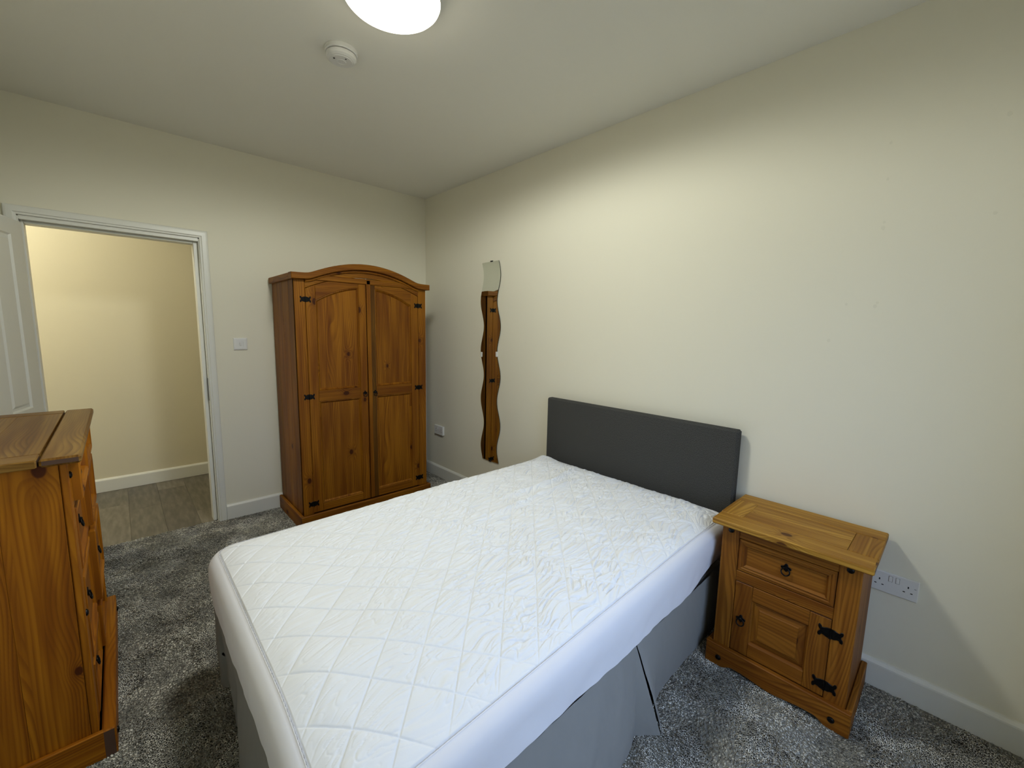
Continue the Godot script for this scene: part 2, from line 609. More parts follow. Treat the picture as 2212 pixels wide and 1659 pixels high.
	box(mb, Vector3(-1.789, 0, -T), Vector3(-1.764, 1.990, -0.037), 0.003)
	box(mb, Vector3(-2.559, 0, -T), Vector3(-2.545, 1.990, -0.037), 0.003)
	box(mb, Vector3(-2.545, 1.976, -T), Vector3(-1.789, 1.990, -0.037), 0.003)
	var lining := struct("trim_2", mb, M.gloss, "white door lining and stop inside the doorway")
	mb = MB.new()
	box(mb, Vector3(-1.7665, 0.90, -0.034), Vector3(-1.7635, 1.06, -0.006), 0.0008)
	obj("strike_plate", mb.commit(), M.steel, lining)
	# the open leaf
	var dr := Node3D.new()
	dr.name = "door_1"
	dr.set_meta("kind", "structure")
	dr.set_meta("label", "white moulded panel door standing open beside the chest of drawers")
	dr.set_meta("category", "door")
	dr.position = Vector3(-2.551, 0.008, -0.012)
	dr.rotation.y = deg_to_rad(-14.0)
	add_child(dr)
	mb = MB.new()        # stiles, rails and panels; local x is the visible face's normal, z runs along the leaf
	var cols := [0.0, 0.12, 0.325, 0.437, 0.642, 0.762]
	var rows := [0.0, 0.22, 0.80, 0.952, 1.885, 1.966]
	for i in 5:
		for j in 5:
			var is_panel := i % 2 == 1 and j % 2 == 1
			var z0: float = cols[i]
			var z1: float = cols[i + 1]
			var y0: float = rows[j]
			var y1: float = rows[j + 1]
			for side in [1.0, -1.0]:
				var xf := 0.0 if side > 0 else -0.035
				var N := Vector3(side, 0, 0)
				if not is_panel:
					mb.quad(Vector3(xf, y0, z0), Vector3(xf, y0, z1), Vector3(xf, y1, z1), Vector3(xf, y1, z0), N)
				else:
					var e := [0.0, 0.008, 0.020, 0.032]
					var dd := [0.0, -0.009, -0.009, -0.002]
					for r in 3:
						var a: float = e[r]
						var b: float = e[r + 1]
						var xa: float = xf + dd[r] * side
						var xb: float = xf + dd[r + 1] * side
						var P := [Vector3(xa, y0 + a, z0 + a), Vector3(xa, y0 + a, z1 - a), Vector3(xa, y1 - a, z1 - a), Vector3(xa, y1 - a, z0 + a)]
						var Q := [Vector3(xb, y0 + b, z0 + b), Vector3(xb, y0 + b, z1 - b), Vector3(xb, y1 - b, z1 - b), Vector3(xb, y1 - b, z0 + b)]
						for k in 4:
							var l := (k + 1) % 4
							var nn: Vector3 = (P[l] - P[k]).cross(Q[k] - P[k]).normalized()
							if nn.dot(N) < 0:
								nn = -nn
							mb.quad(P[k], P[l], Q[l], Q[k], nn)
					var xc: float = xf + dd[3] * side
					var w: float = e[3]
					mb.quad(Vector3(xc, y0 + w, z0 + w), Vector3(xc, y0 + w, z1 - w), Vector3(xc, y1 - w, z1 - w), Vector3(xc, y1 - w, z0 + w), N)
	for q in [[Vector3(0, 0, 0), Vector3(-0.035, 0, 0), Vector3(-0.035, 1.966, 0), Vector3(0, 1.966, 0), Vector3(0, 0, -1)], [Vector3(0, 0, 0.762), Vector3(-0.035, 0, 0.762), Vector3(-0.035, 1.966, 0.762), Vector3(0, 1.966, 0.762), Vector3(0, 0, 1)], [Vector3(0, 1.966, 0), Vector3(-0.035, 1.966, 0), Vector3(-0.035, 1.966, 0.762), Vector3(0, 1.966, 0.762), Vector3(0, 1, 0)], [Vector3(0, 0, 0), Vector3(-0.035, 0, 0), Vector3(-0.035, 0, 0.762), Vector3(0, 0, 0.762), Vector3(0, -1, 0)]]:
		mb.quad(q[0], q[1], q[2], q[3], q[4])
	obj("door_leaf", mb.commit(), M.gloss, dr)
	mb = MB.new()
	lathe(mb, [Vector2(0, 0.012), Vector2(0.024, 0.010), Vector2(0.026, 0)], Vector3(0, 1.0, 0.70), Vector3(1, 0, 0), 24)
	box(mb, Vector3(0.010, 0.991, 0.60), Vector3(0.05, 1.009, 0.71), 0.004)
	obj("door_handle", mb.commit(), M.steel, dr)


func skirting(called: String, a: Vector3, b: Vector3, out: Vector3, label: String) -> void:
	var mb := MB.new()
	var prof := [Vector2(0.018, 0.0), Vector2(0.018, 0.096), Vector2(0.017, 0.102), Vector2(0.013, 0.107), Vector2(0.008, 0.113), Vector2(0.0, 0.1145)]
	var len := (b - a).length()
	var dir := (b - a) / len
	for i in prof.size() - 1:
		var p: Vector2 = prof[i]
		var q: Vector2 = prof[i + 1]
		var d := (q - p).normalized()
		var nn := (out * d.y - Vector3.UP * d.x).normalized()
		mb.quad(a + out * p.x + Vector3.UP * p.y, b + out * p.x + Vector3.UP * p.y, b + out * q.x + Vector3.UP * q.y, a + out * q.x + Vector3.UP * q.y, nn)
	for e in [a, b]:
		var s: Vector3 = -dir if e == a else dir
		for i in prof.size() - 1:
			mb.tri(e, e + out * prof[i].x + Vector3.UP * prof[i].y, e + out * prof[i + 1].x + Vector3.UP * prof[i + 1].y, s, s, s)
	struct(called, mb, M.gloss, label)


func hall() -> void:
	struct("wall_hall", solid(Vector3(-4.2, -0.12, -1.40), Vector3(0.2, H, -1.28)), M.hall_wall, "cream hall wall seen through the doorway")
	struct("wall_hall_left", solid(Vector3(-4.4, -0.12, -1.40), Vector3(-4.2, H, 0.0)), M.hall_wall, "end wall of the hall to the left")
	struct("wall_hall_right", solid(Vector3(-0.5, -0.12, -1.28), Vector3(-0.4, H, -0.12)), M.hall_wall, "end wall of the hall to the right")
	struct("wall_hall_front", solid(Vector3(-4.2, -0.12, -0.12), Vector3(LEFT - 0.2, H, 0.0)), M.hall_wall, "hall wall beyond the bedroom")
	struct("ceiling_hall", solid(Vector3(-4.4, H, -1.40), Vector3(0.2, H + 0.15, -0.12)), M.ceiling, "hall ceiling")
	skirting("baseboard_hall", Vector3(-4.2, 0, -1.28), Vector3(-0.5, 0, -1.28), Vector3(0, 0, 1), "white skirting board of the hall seen through the doorway")
	var fl := struct("floor_hall", solid(Vector3(-4.2, -0.12, -1.28), Vector3(-0.5, -0.010, -0.035)), M.backing, "grey laminate floor of the hall")
	var x := -3.0
	var i := 0
	while x < -0.6:
		var z := -1.28
		var split := -1.28 + [0.62, 0.25, 0.95, 0.45][i % 4] as float
		for seg in [[z, split], [split, -0.035]]:
			var mb := MB.new()
			box(mb, Vector3(x + 0.0004, -0.010, seg[0] + 0.0003), Vector3(x + 0.1896, -0.002, seg[1] - 0.0003), 0.0006)
			obj("plank", mb.commit(), M["laminate%d" % ((i * 2 + (1 if seg[0] > z else 0)) % 3)], fl)
		x += 0.19
		i += 1
	ceiling_light(Vector3(-3.30, H, -0.50), "round white ceiling light in the hall", Color(1.0, 0.985, 0.91), 1.75)


func ceiling_light(at: Vector3, label: String, tint: Color, power: float) -> void:
	var t := thing("ceiling_light", label, "ceiling light", at)
	var mb := MB.new()
	lathe(mb, [Vector2(0.0, 0.0), Vector2(0.165, 0.0), Vector2(0.172, -0.006), Vector2(0.1735, -0.030), Vector2(0.170, -0.036)], Vector3.ZERO, Vector3.UP, 64)
	obj("base", mb.commit(), M.plastic, t)
	mb = MB.new()
	var prof := [Vector2(0.170, -0.034)]
	for k in 9:
		var a := PI / 2 * (k + 1) / 9.0
		prof.append(Vector2(0.170 * cos(a), -0.034 - 0.046 * sin(a)))
	var pts := []
	for p in prof:
		for j in 65:
			var a := TAU * j / 64
			pts.append(Vector3(p.x * cos(a), p.y, p.x * sin(a)))
	mb.grid(pts, prof.size(), 65, func(q: Vector3) -> Vector3: return Vector3(q.x, q.y - 0.02, q.z) , func(_q: Vector3) -> Vector2: return Vector2(), true)
	obj("diffuser", mb.commit(), M.diffuser, t)
	var l := SpotLight3D.new()
	l.name = "lamp_glow"
	l.light_color = tint
	l.light_energy = power
	l.spot_range = 9.0
	l.spot_attenuation = 2.0
	l.spot_angle = 89.9
	l.spot_angle_attenuation = 0.3
	l.light_size = 0.14
	l.rotation.x = -PI / 2
	l.shadow_enabled = true
	l.position = Vector3(0, -0.052, 0)
	t.add_child(l)


# ------------------------------------------------------------------ carpet pile
func carpet() -> void:
	var mb := MB.new()
	for k in 4:
		var a := TAU * k / 4.0 + 0.4
		var d := Vector3(cos(a), 0, sin(a))
		var s := Vector3(-sin(a), 0, cos(a))
		var b0 := d * 0.0010 - s * 0.0032
		var b1 := d * 0.0010 + s * 0.0032
		var m0 := d * 0.0030 + Vector3.UP * 0.0042 - s * 0.0030
		var m1 := d * 0.0030 + Vector3.UP * 0.0042 + s * 0.0030
		var tip := d * 0.0052 + Vector3.UP * 0.0058
		var nn := (d * 0.6 + Vector3.UP).normalized()
		mb.quad(b0, b1, m1, m0, nn)
		mb.tri(m0, m1, tip, nn, nn, (nn + Vector3.UP).normalized())
	var lean := FastNoiseLite.new()
	lean.seed = 8
	lean.frequency = 2.6
	lean.fractal_octaves = 3
	var lean2 := FastNoiseLite.new()
	lean2.seed = 19
	lean2.frequency = 3.1
	lean2.fractal_octaves = 2
	var buf := PackedFloat32Array()
	var count := 0
	var r2 := RandomNumberGenerator.new()
	r2.seed = 5
	# where no furniture stands on it
	var areas := [Rect2(-2.76, -0.03, 2.74, 1.74), Rect2(-2.76, 1.71, 0.78, 2.1), Rect2(-1.98, 2.88, 1.96, 1.1)]
	var free := func(x: float, z: float) -> bool:
		if x > -1.335 and x < -0.3 and z < 0.56:
			return false
		if x < -2.345 and z > 0.88 and z < 1.775:
			return false
		if x > -0.375 and z > 2.975 and z < 3.44:
			return false
		if z < 0.0 and (x < -2.555 or x > -1.77):
			return false
		return true
	var step := 0.0078
	for ar in areas:
		var nx := int(ar.size.x / step)
		var nz := int(ar.size.y / step)
		for i in nx:
			for j in nz:
				var x: float = ar.position.x + (i + r2.randf()) * step
				var z: float = ar.position.y + (j + r2.randf()) * step
				if not free.call(x, z):
					continue
				var lx := lean.get_noise_2d(x, z)
				var lz := lean2.get_noise_2d(x, z)
				var tilt := Vector3(lx * 3.2, 1.0, lz * 3.2) + Vector3(r2.randf_range(-0.35, 0.35), 0, r2.randf_range(-0.35, 0.35))
				var up := tilt.normalized()
				var a := r2.randf() * TAU
				var sx := Vector3(cos(a), 0, sin(a))
				var bz := sx.cross(up).normalized()
				var bx := up.cross(bz)
				var sc := r2.randf_range(0.8, 1.3)
				var hs := sc * r2.randf_range(0.75, 1.15)
				bx *= sc
				bz *= sc
				up *= hs
				var g := r2.randf()
				var v: float = lerpf(0.36, 1.05, g) * (0.86 + 0.5 * lean.get_noise_2d(x * 1.3 + 20.0, z * 1.3))
				buf.append_array([bx.x, up.x, bz.x, x, bx.y, up.y, bz.y, -0.001, bx.z, up.z, bz.z, z, v, v * 0.965, v * 0.87, 1.0])
				count += 1
	var mm := MultiMesh.new()
	mm.transform_format = MultiMesh.TRANSFORM_3D
	mm.use_colors = true
	mm.mesh = mb.commit()
	mm.mesh.surface_set_material(0, M.pile)
	mm.instance_count = count
	mm.buffer = buf
	var o := MultiMeshInstance3D.new()
	o.name = "carpet_pile"
	o.multimesh = mm
	add_child(o)
	o.set_meta("kind", "stuff")
	tag(o, "speckled grey carpet pile over the whole bedroom floor", "carpet")


# ------------------------------------------------------------------ iron fittings
func ring_pull(parent: Node, at: Vector3, size := 1.0, called := "ring_pull") -> void:
	var mb := MB.new()
	var poly := PackedVector2Array()
	for k in 48:
		var a := TAU * k / 48.0
		var r := 0.0105
		for lobe in [0.0, PI / 2, PI]:
			var d := absf(angle_difference(a, lobe))
			r = maxf(r, 0.0170 - 0.022 * d * d)
		var d3 := absf(angle_difference(a, -PI / 2))
		r = maxf(r, 0.014 - 0.022 * d3 * d3)
		poly.append(Vector2(cos(a), sin(a)) * r * size)
	extrude(mb, poly, 0, 0.003, 0.001, 1, Vector2(), true)
	lathe(mb, [Vector2(0.005, 0.0), Vector2(0.005, 0.006), Vector2(0.003, 0.009), Vector2(0, 0.010)], Vector3(0, 0.001, 0), Vector3(0, 0, 1), 14)
	torus(mb, Vector3(0, -0.0125 * size, 0.0075), Vector3(0, 0.22, 1).normalized(), 0.0132 * size, 0.0026, 28, 8)
	var o := obj(called, mb.commit(), M.iron, parent)
	o.position = at
	o.set_meta("label", "black iron ring pull")


func hinge(parent: Node, at: Vector3, size := 1.0) -> void:
	var mb := MB.new()
	var poly := PackedVector2Array()
	var q := [Vector2(0.0, 0.0195), Vector2(0.012, 0.0185), Vector2(0.020, 0.0145), Vector2(0.026, 0.0135), Vector2(0.030, 0.021), Vector2(0.0355, 0.0225), Vector2(0.038, 0.017), Vector2(0.037, 0.009), Vector2(0.033, 0.004), Vector2(0.031, 0.0)]
	for i in q.size():
		poly.append(q[i] * size)
	for i in range(q.size() - 2, -1, -1):
		poly.append(Vector2(q[i].x, -q[i].y) * size)
	for i in range(1, q.size()):
		poly.append(Vector2(-q[i].x, -q[i].y) * size)
	for i in range(q.size() - 2, 0, -1):
		poly.append(Vector2(-q[i].x, q[i].y) * size)
	extrude(mb, poly, 0, 0.003, 0.001)
	var kn := []
	for k in 9:
		var a := PI * k / 8.0
		kn.append(Vector2(0.0045 * sin(a) + 0.0001, -0.019 * cos(a)) * size)
	lathe(mb, [Vector2(0, -0.020) * size, Vector2(0.004, -0.019) * size, Vector2(0.0045, 0.0) * size, Vector2(0.004, 0.019) * size, Vector2(0, 0.020) * size], Vector3(0, 0, 0.003), Vector3.UP, 12)
	for s in [[1, 1], [1, -1], [-1, 1], [-1, -1]]:
		lathe(mb, [Vector2(0.0022, 0.0), Vector2(0.0018, 0.0012), Vector2(0, 0.0016)], Vector3(0.027 * s[0] * size, 0.0065 * s[1] * size, 0.003), Vector3(0, 0, 1), 8)
	var o := obj("hinge", mb.commit(), M.iron, parent)
	o.position = at
	o.set_meta("label", "black iron butterfly hinge")


func stud(parent: Node, at: Vector3, r := 0.011) -> void:
	var mb := MB.new()
	lathe(mb, [Vector2(r, 0.0), Vector2(r * 0.92, 0.003), Vector2(r * 0.6, 0.0055), Vector2(0, 0.0068)], Vector3.ZERO, Vector3(0, 0, 1), 20)
	var o := obj("stud", mb.commit(), M.iron, parent)
	o.position = at
	o.set_meta("label", "round black iron stud")


func arc(x0: float, x1: float, f: Callable, count := 24) -> PackedVector2Array:
	var out := PackedVector2Array()
	for k in count + 1:
		var x := lerpf(x0, x1, float(k) / count)
		out.append(Vector2(x, f.call(x)))
	return out


# ------------------------------------------------------------------ wardrobe
func crest(x: float) -> float:   # the bow of the cornice above its flat ends
	var f := 1.0 - pow(x / 0.405, 2.0)
	return 0.101 * (f + sqrt(f * f + 0.02)) / 2.0 / (0.5 + sqrt(1.02) / 2.0)


func wardrobe() -> void:
	var t := thing("wardrobe", "tall brown pine wardrobe with two panelled doors and a bowed top", "wardrobe", Vector3(-0.838, 0, 0.29))
	var zb := -0.27
	var zf := 0.255      # front of the frame
	var w := 0.499
	for s in [-1.0, 1.0]:
		var sp := Node3D.new()
		sp.name = numbered("side_panel", t)
		t.add_child(sp)
		var edges := [zb, zb + 0.118, zb + 0.262, zb + 0.392, zf - 0.001]
		for k in 4:
			board("plank", Vector3(s * w - (0.018 if s > 0 else 0.0), 0.02, edges[k] + 0.0004), Vector3(s * w + (0.018 if s < 0 else 0.0), 1.748, edges[k + 1] - 0.0004), 1, [M.wardrobe, M.wardrobe_b, M.wardrobe, M.wardrobe_b][k], sp, 0.0012)
		board("face_stile", Vector3(s * w if s < 0 else 0.43, 0.10, zf - 0.022), Vector3(-0.43 if s < 0 else w, 1.748, zf), 1, M.wardrobe, t, 0.0025)
	board("back_panel", Vector3(-w + 0.018, 0.03, zb), Vector3(w - 0.018, 1.745, zb + 0.012), 1, M.wardrobe_dark, t)
	board("bottom_board", Vector3(-w + 0.018, 0.075, zb + 0.012), Vector3(w - 0.018, 0.095, zf - 0.03), 0, M.wardrobe_dark, t)
	board("top_board", Vector3(-w - 0.018, 1.748, zb), Vector3(w + 0.018, 1.786, zf + 0.008), 0, M.wardrobe_b, t, 0.004)
	# frieze between the cornice and the doors
	var poly := PackedVector2Array([Vector2(-0.43, 1.748)])
	poly.append_array(arc(-0.43, 0.43, func(x: float) -> float: return 1.747 + crest(x)))
	poly.append_array(arc(0.43, -0.43, func(x: float) -> float: return 1.793 - 0.55 * x * x))
	poly.remove_at(0)
	shaped("frieze_rail", poly, zf - 0.022, zf, 0, M.wardrobe_b, t, 0.002)
	# bowed cornice: a deep front moulding, a thinner one under it and the returns along the sides
	poly = PackedVector2Array()
	poly.append_array(arc(-0.520, 0.520, func(x: float) -> float: return 1.787 + crest(x), 48))
	poly.append_array(arc(0.520, -0.520, func(x: float) -> float: return 1.745 + crest(x), 48))
	shaped("cornice", poly, zf - 0.03, zf + 0.034, 0, M.wardrobe_b, t, 0.004)
	poly = PackedVector2Array()
	poly.append_array(arc(-0.43, 0.43, func(x: float) -> float: return 1.7455 + crest(x), 48))
	poly.append_array(arc(0.43, -0.43, func(x: float) -> float: return 1.727 + crest(x), 48))
	shaped("cornice_bead", poly, zf - 0.005, zf + 0.014, 0, M.wardrobe, t, 0.005)
	for s in [-1.0, 1.0]:
		board("cornice_return", Vector3(s * 0.520 if s < 0 else 0.499, 1.745, zb), Vector3(-0.499 if s < 0 else 0.520, 1.787, zf - 0.03), 2, M.wardrobe, t, 0.004)
	# plinth
	board("plinth_front", Vector3(-0.523, 0, zf + 0.008), Vector3(0.523, 0.105, zf + 0.030), 0, M.wardrobe_b, t, 0.004)
	for s in [-1.0, 1.0]:
		board("plinth_side", Vector3(s * 0.523 if s < 0 else 0.501, 0, zb), Vector3(-0.501 if s < 0 else 0.523, 0.105, zf + 0.008), 2, M.wardrobe, t, 0.004)
	# doors
	for s in [-1.0, 1.0]:
		var d := Node3D.new()
		d.name = numbered("door", t)
		t.add_child(d)
		var x0 := 0.006      # inner edge (towards the middle), in units of s
		var x1 := 0.428
		var dz0 := zf - 0.022
		var dz := zf - 0.001
		var top := func(x: float) -> float: return 1.790 - 0.55 * x * x
		var ptop := func(x: float) -> float: return 1.7255 - 0.85 * x * x
		var wood_in: Material = M.wardrobe if s < 0 else M.wardrobe_dark
		var st := func(a: float, b: float, called: String, mat: Material) -> void:
			var pl := PackedVector2Array([Vector2(s * a, 0.107), Vector2(s * b, 0.107)])
			pl.append_array(arc(s * b, s * a, top, 6))
			shaped(called, pl, dz0, dz, 1, mat, d, 0.0022)
		st.call(x0, 0.062, "inner_stile", wood_in)
		st.call(0.365, x1, "hinge_stile", M.wardrobe)
		var pl := arc(s * 0.0625, s * 0.3645, top, 20)
		pl.append_array(arc(s * 0.3645, s * 0.0625, ptop, 20))
		shaped("top_rail", pl, dz0, dz, 0, M.wardrobe_b, d, 0.002)
		var xa := minf(s * 0.0625, s * 0.3645)
		var xb := maxf(s * 0.0625, s * 0.3645)
		board("middle_rail", Vector3(xa, 0.912, dz0), Vector3(xb, 0.990, dz), 0, M.wardrobe_b, d)
		board("bottom_rail", Vector3(xa, 0.107, dz0), Vector3(xb, 0.165, dz), 0, M.wardrobe, d)
		# sunk panels, each of two glued boards, with a bead round them
		pl = PackedVector2Array([Vector2(s * 0.3645, 0.990), Vector2(s * 0.0625, 0.990)])
		pl.append_array(arc(s * 0.0625, s * 0.3645, ptop, 20))
		shaped("upper_panel", pl, dz0 + 0.002, dz - 0.011, 1, M.wardrobe if s < 0 else M.wardrobe_b, d, 0.001)
		board("lower_panel", Vector3(xa, 0.165, dz0 + 0.002), Vector3(xb, 0.912, dz - 0.011), 1, M.wardrobe_b if s < 0 else M.wardrobe, d, 0.001)
		var bd := MB.new()
		var bw := 0.016
		var hi := dz - 0.002
		var lo := dz - 0.012
		var loops := []
		var outer := PackedVector2Array([Vector2(s * 0.3645, 0.990), Vector2(s * 0.0625, 0.990)])
		var inner := PackedVector2Array([Vector2(s * (0.3645 - bw), 0.990 + bw), Vector2(s * (0.0625 + bw), 0.990 + bw)])
		for k in 21:
			var x := lerpf(0.0625, 0.3645, k / 20.0)
			outer.append(Vector2(s * x, ptop.call(x)))
			var xi := lerpf(0.0625 + bw, 0.3645 - bw, k / 20.0)
			inner.append(Vector2(s * xi, ptop.call(xi) - bw * 1.05))
		loops.append([outer, inner])
		loops.append([PackedVector2Array([Vector2(s * 0.3645, 0.165), Vector2(s * 0.0625, 0.165), Vector2(s * 0.0625, 0.912), Vector2(s * 0.3645, 0.912)]), PackedVector2Array([Vector2(s * (0.3645 - bw), 0.165 + bw), Vector2(s * (0.0625 + bw), 0.165 + bw), Vector2(s * (0.0625 + bw), 0.912 - bw), Vector2(s * (0.3645 - bw), 0.912 - bw)])])
		for lp in loops:
			var o: PackedVector2Array = lp[0]
			var n: PackedVector2Array = lp[1]
			for k in o.size():
				var l := (k + 1) % o.size()
				var e := (o[l] - o[k]).normalized()
				var side := Vector2(-e.y, e.x)
				if side.dot(n[k] - o[k]) < 0:
					side = -side
				var uv := Vector2(0.1, 0.3)
				var A := Vector3(o[k].x, o[k].y, hi - 0.003)
				var B := Vector3(o[l].x, o[l].y, hi - 0.003)
				var mk := o[k].lerp(n[k], 0.3)
				var ml := o[l].lerp(n[l], 0.3)
				var A2 := Vector3(mk.x, mk.y, hi)
				var B2 := Vector3(ml.x, ml.y, hi)
				var C := Vector3(n[k].x, n[k].y, lo)
				var D := Vector3(n[l].x, n[l].y, lo)
				bd.quad(A, B, B2, A2, Vector3(-side.x * 0.4, -side.y * 0.4, 1).normalized(), uv + o[k], uv + o[l], uv + ml, uv + mk)
				bd.quad(A2, B2, D, C, Vector3(side.x * 0.8, side.y * 0.8, 0.7).normalized(), uv + mk, uv + ml, uv + n[l], uv + n[k])
		obj("panel_bead", bd.commit(), M.wardrobe, d)
		if s > 0:
			board("meeting_strip", Vector3(-0.004, 0.11, dz + 0.0005), Vector3(0.026, 1.780, dz + 0.009), 1, M.wardrobe, d, 0.003)
		ring_pull(d, Vector3(-0.030 if s < 0 else 0.050, 0.945, dz + (0.0 if s < 0 else 0.0)), 1.0)
	for s in [-1.0, 1.0]:
		for y in [1.617, 0.951, 0.176]:
			hinge(t, Vector3(s * 0.429, y, zf), 0.92)


# ------------------------------------------------------------------ bed
func sd_round(p: Vector2, h: Vector2, r: float) -> float:
	var q := p.abs() - h + Vector2(r, r)
	return Vector2(maxf(q.x, 0), maxf(q.y, 0)).length() + minf(maxf(q.x, q.y), 0.0) - r


func bed() -> void:
	var C := Vector3(-1.055, 0, 2.3025)
	var hx := 0.97
	var hz := 0.637
	# headboard
	var t := thing("headboard", "low rectangular headboard in dark grey woven fabric against the wall", "headboard", Vector3(-0.045, 0, 2.2925))
	var mb := MB.new()
	box(mb, Vector3(-0.026, 0.34, -0.6165), Vector3(0.024, 0.983, 0.6165), 0.009)
	obj("upholstered_panel", mb.commit(), M.tweed, t)
	for s in [-1.0, 1.0]:
		board("leg", Vector3(-0.012, 0.0, s * 0.42 - 0.03), Vector3(0.012, 0.36, s * 0.42 + 0.03), 1, M.chest, t)
	# divan base with its valance
	var b := thing("bed_base", "divan bed base hidden by a creased plain grey valance", "bed base", Vector3(C.x, 0, C.z))
	mb = MB.new()
	box(mb, Vector3(-0.935, 0.04, -0.60), Vector3(0.94, 0.340, 0.595), 0.012)
	obj("divan", mb.commit(), M.valance, b)
	for sx in [-1.0, 1.0]:
		for sz in [-1.0, 1.0]:
			mb = MB.new()
			lathe(mb, [Vector2(0, 0.0), Vector2(0.02, 0.0), Vector2(0.025, 0.03), Vector2(0.025, 0.045)], Vector3(sx * 0.8, 0, sz * 0.5), Vector3.UP, 16)
			obj("foot", mb.commit(), M.iron, b)
	var fold := FastNoiseLite.new()
	fold.seed = 4
	fold.frequency = 1.0
	var cloth := func(called: String, top: Array, bot: Array, cols: int, ripple: float) -> void:
		var m2 := MB.new()
		var rows := 22
		var pts := []
		var tp := resample(top, cols)
		var bp := resample(bot, cols)
		for i in rows:
			var k := i / float(rows - 1)
			for j in cols:
				var p: Vector3 = tp[j].lerp(bp[j], k)
				p.y = lerpf(tp[j].y, bp[j].y, k)
				var bulge := sin(k * PI) * 0.004
				var along := p.x * 1.0 + p.z
				var wv := fold.get_noise_2d(along * 7.0 + k * 0.8, k * 1.3) * ripple * (0.25 + k) + fold.get_noise_2d(along * 22.0 - k * 1.5, k * 3.0 + 9.0) * ripple * 0.35 + fold.get_noise_2d(along * 9.0 + k * 9.0, k * 14.0 + 50.0) * ripple * 0.16
				var nn := Vector3(tp[j].x, 0, tp[j].z)
				var jj := mini(j + 1, cols - 1)
				var ji := maxi(j - 1, 0)
				var tg: Vector3 = (bp[jj] - bp[ji])
				tg.y = 0
				var nv := tg.normalized().cross(Vector3.UP)
				if nv.dot(Vector3(p.x - C.x, 0, p.z - C.z)) < 0:
					nv = -nv
				pts.append(p + nv * (wv + bulge) - Vector3(C.x, 0, C.z))
		m2.grid(pts, rows, cols, func(q: Vector3) -> Vector3: return Vector3(q.x, 0.3, q.z), func(q: Vector3) -> Vector2: return Vector2(q.x + q.z, q.y))
		obj(called, m2.commit(), M.valance, b)
	var ty := 0.3480
	cloth.call("valance_panel", [Vector3(-2.012, ty, 2.920), Vector3(-1.5, ty, 2.924), Vector3(-0.958, ty, 2.924)], [Vector3(-2.035, 0.006, 2.94), Vector3(-1.6, 0.006, 2.97), Vector3(-1.3, 0.006, 2.975), Vector3(-1.05, 0.005, 2.967), Vector3(-0.975, 0.005, 2.950), Vector3(-0.953, 0.008, 2.936)], 90, 0.007)
	cloth.call("pleat_cloth", [Vector3(-0.965, ty, 2.914), Vector3(-0.945, ty, 2.916)], [Vector3(-0.985, 0.008, 2.922), Vector3(-0.945, 0.006, 2.955), Vector3(-0.889, 0.008, 3.006)], 20, 0.002)
	cloth.call("valance_panel", [Vector3(-0.944, ty, 2.919), Vector3(-0.93, ty, 2.922), Vector3(-0.5, ty, 2.922), Vector3(-0.10, ty, 2.918)], [Vector3(-0.884, 0.008, 3.008), Vector3(-0.868, 0.008, 3.000), Vector3(-0.842, 0.008, 2.962), Vector3(-0.80, 0.008, 2.930), Vector3(-0.72, 0.006, 2.912), Vector3(-0.5, 0.006, 2.906), Vector3(-0.36, 0.006, 2.908), Vector3(-0.10, 0.006, 2.906)], 80, 0.003)
	cloth.call("valance_panel", [Vector3(-2.008, ty, 1.675), Vector3(-2.008, ty, 2.30), Vector3(-2.012, ty, 2.920)], [Vector3(-2.0, 0.006, 1.685), Vector3(-2.010, 0.006, 1.70), Vector3(-2.006, 0.006, 1.735), Vector3(-1.968, 0.006, 1.757), Vector3(-1.972, 0.006, 1.80), Vector3(-1.998, 0.006, 1.94), Vector3(-2.000, 0.006, 1.962), Vector3(-1.972, 0.006, 2.02), Vector3(-1.98, 0.006, 2.07), Vector3(-2.022, 0.006, 2.12), Vector3(-2.03, 0.006, 2.30), Vector3(-2.0, 0.006, 2.5), Vector3(-2.03, 0.006, 2.7), Vector3(-2.035, 0.006, 2.94)], 110, 0.004)
	cloth.call("valance_panel", [Vector3(-1.998, ty, 1.675), Vector3(-1.0, ty, 1.685), Vector3(-0.10, ty, 1.685)], [Vector3(-2.0, 0.006, 1.685), Vector3(-1.5, 0.006, 1.66), Vector3(-1.0, 0.006, 1.668), Vector3(-0.10, 0.006, 1.68)], 60, 0.006)
	mattress(C, hx, hz)


func resample(p: Array, count: int) -> Array:
	var acc := [0.0]
	for i in range(1, p.size()):
		acc.append(acc[i - 1] + maxf((p[i] - p[i - 1]).length(), 1e-5))
	var out := []
	var k := 0
	for j in count:
		var s: float = acc[-1] * j / (count - 1)
		while k < p.size() - 2 and acc[k + 1] < s:
			k += 1
		out.append(p[k].lerp(p[k + 1], clampf((s - acc[k]) / (acc[k + 1] - acc[k]), 0, 1)))
	return out


func slump(x: float, z: float) -> float:   # the near edge sinks towards the foot
	return 0.058 * pow(clampf((-0.45 - x) / 1.45, 0.0, 1.0), 1.15) * smoothstep(2.55, 2.93, z)


func ridge(d: float, w: float) -> float:
	return exp(-d * d / (w * w))


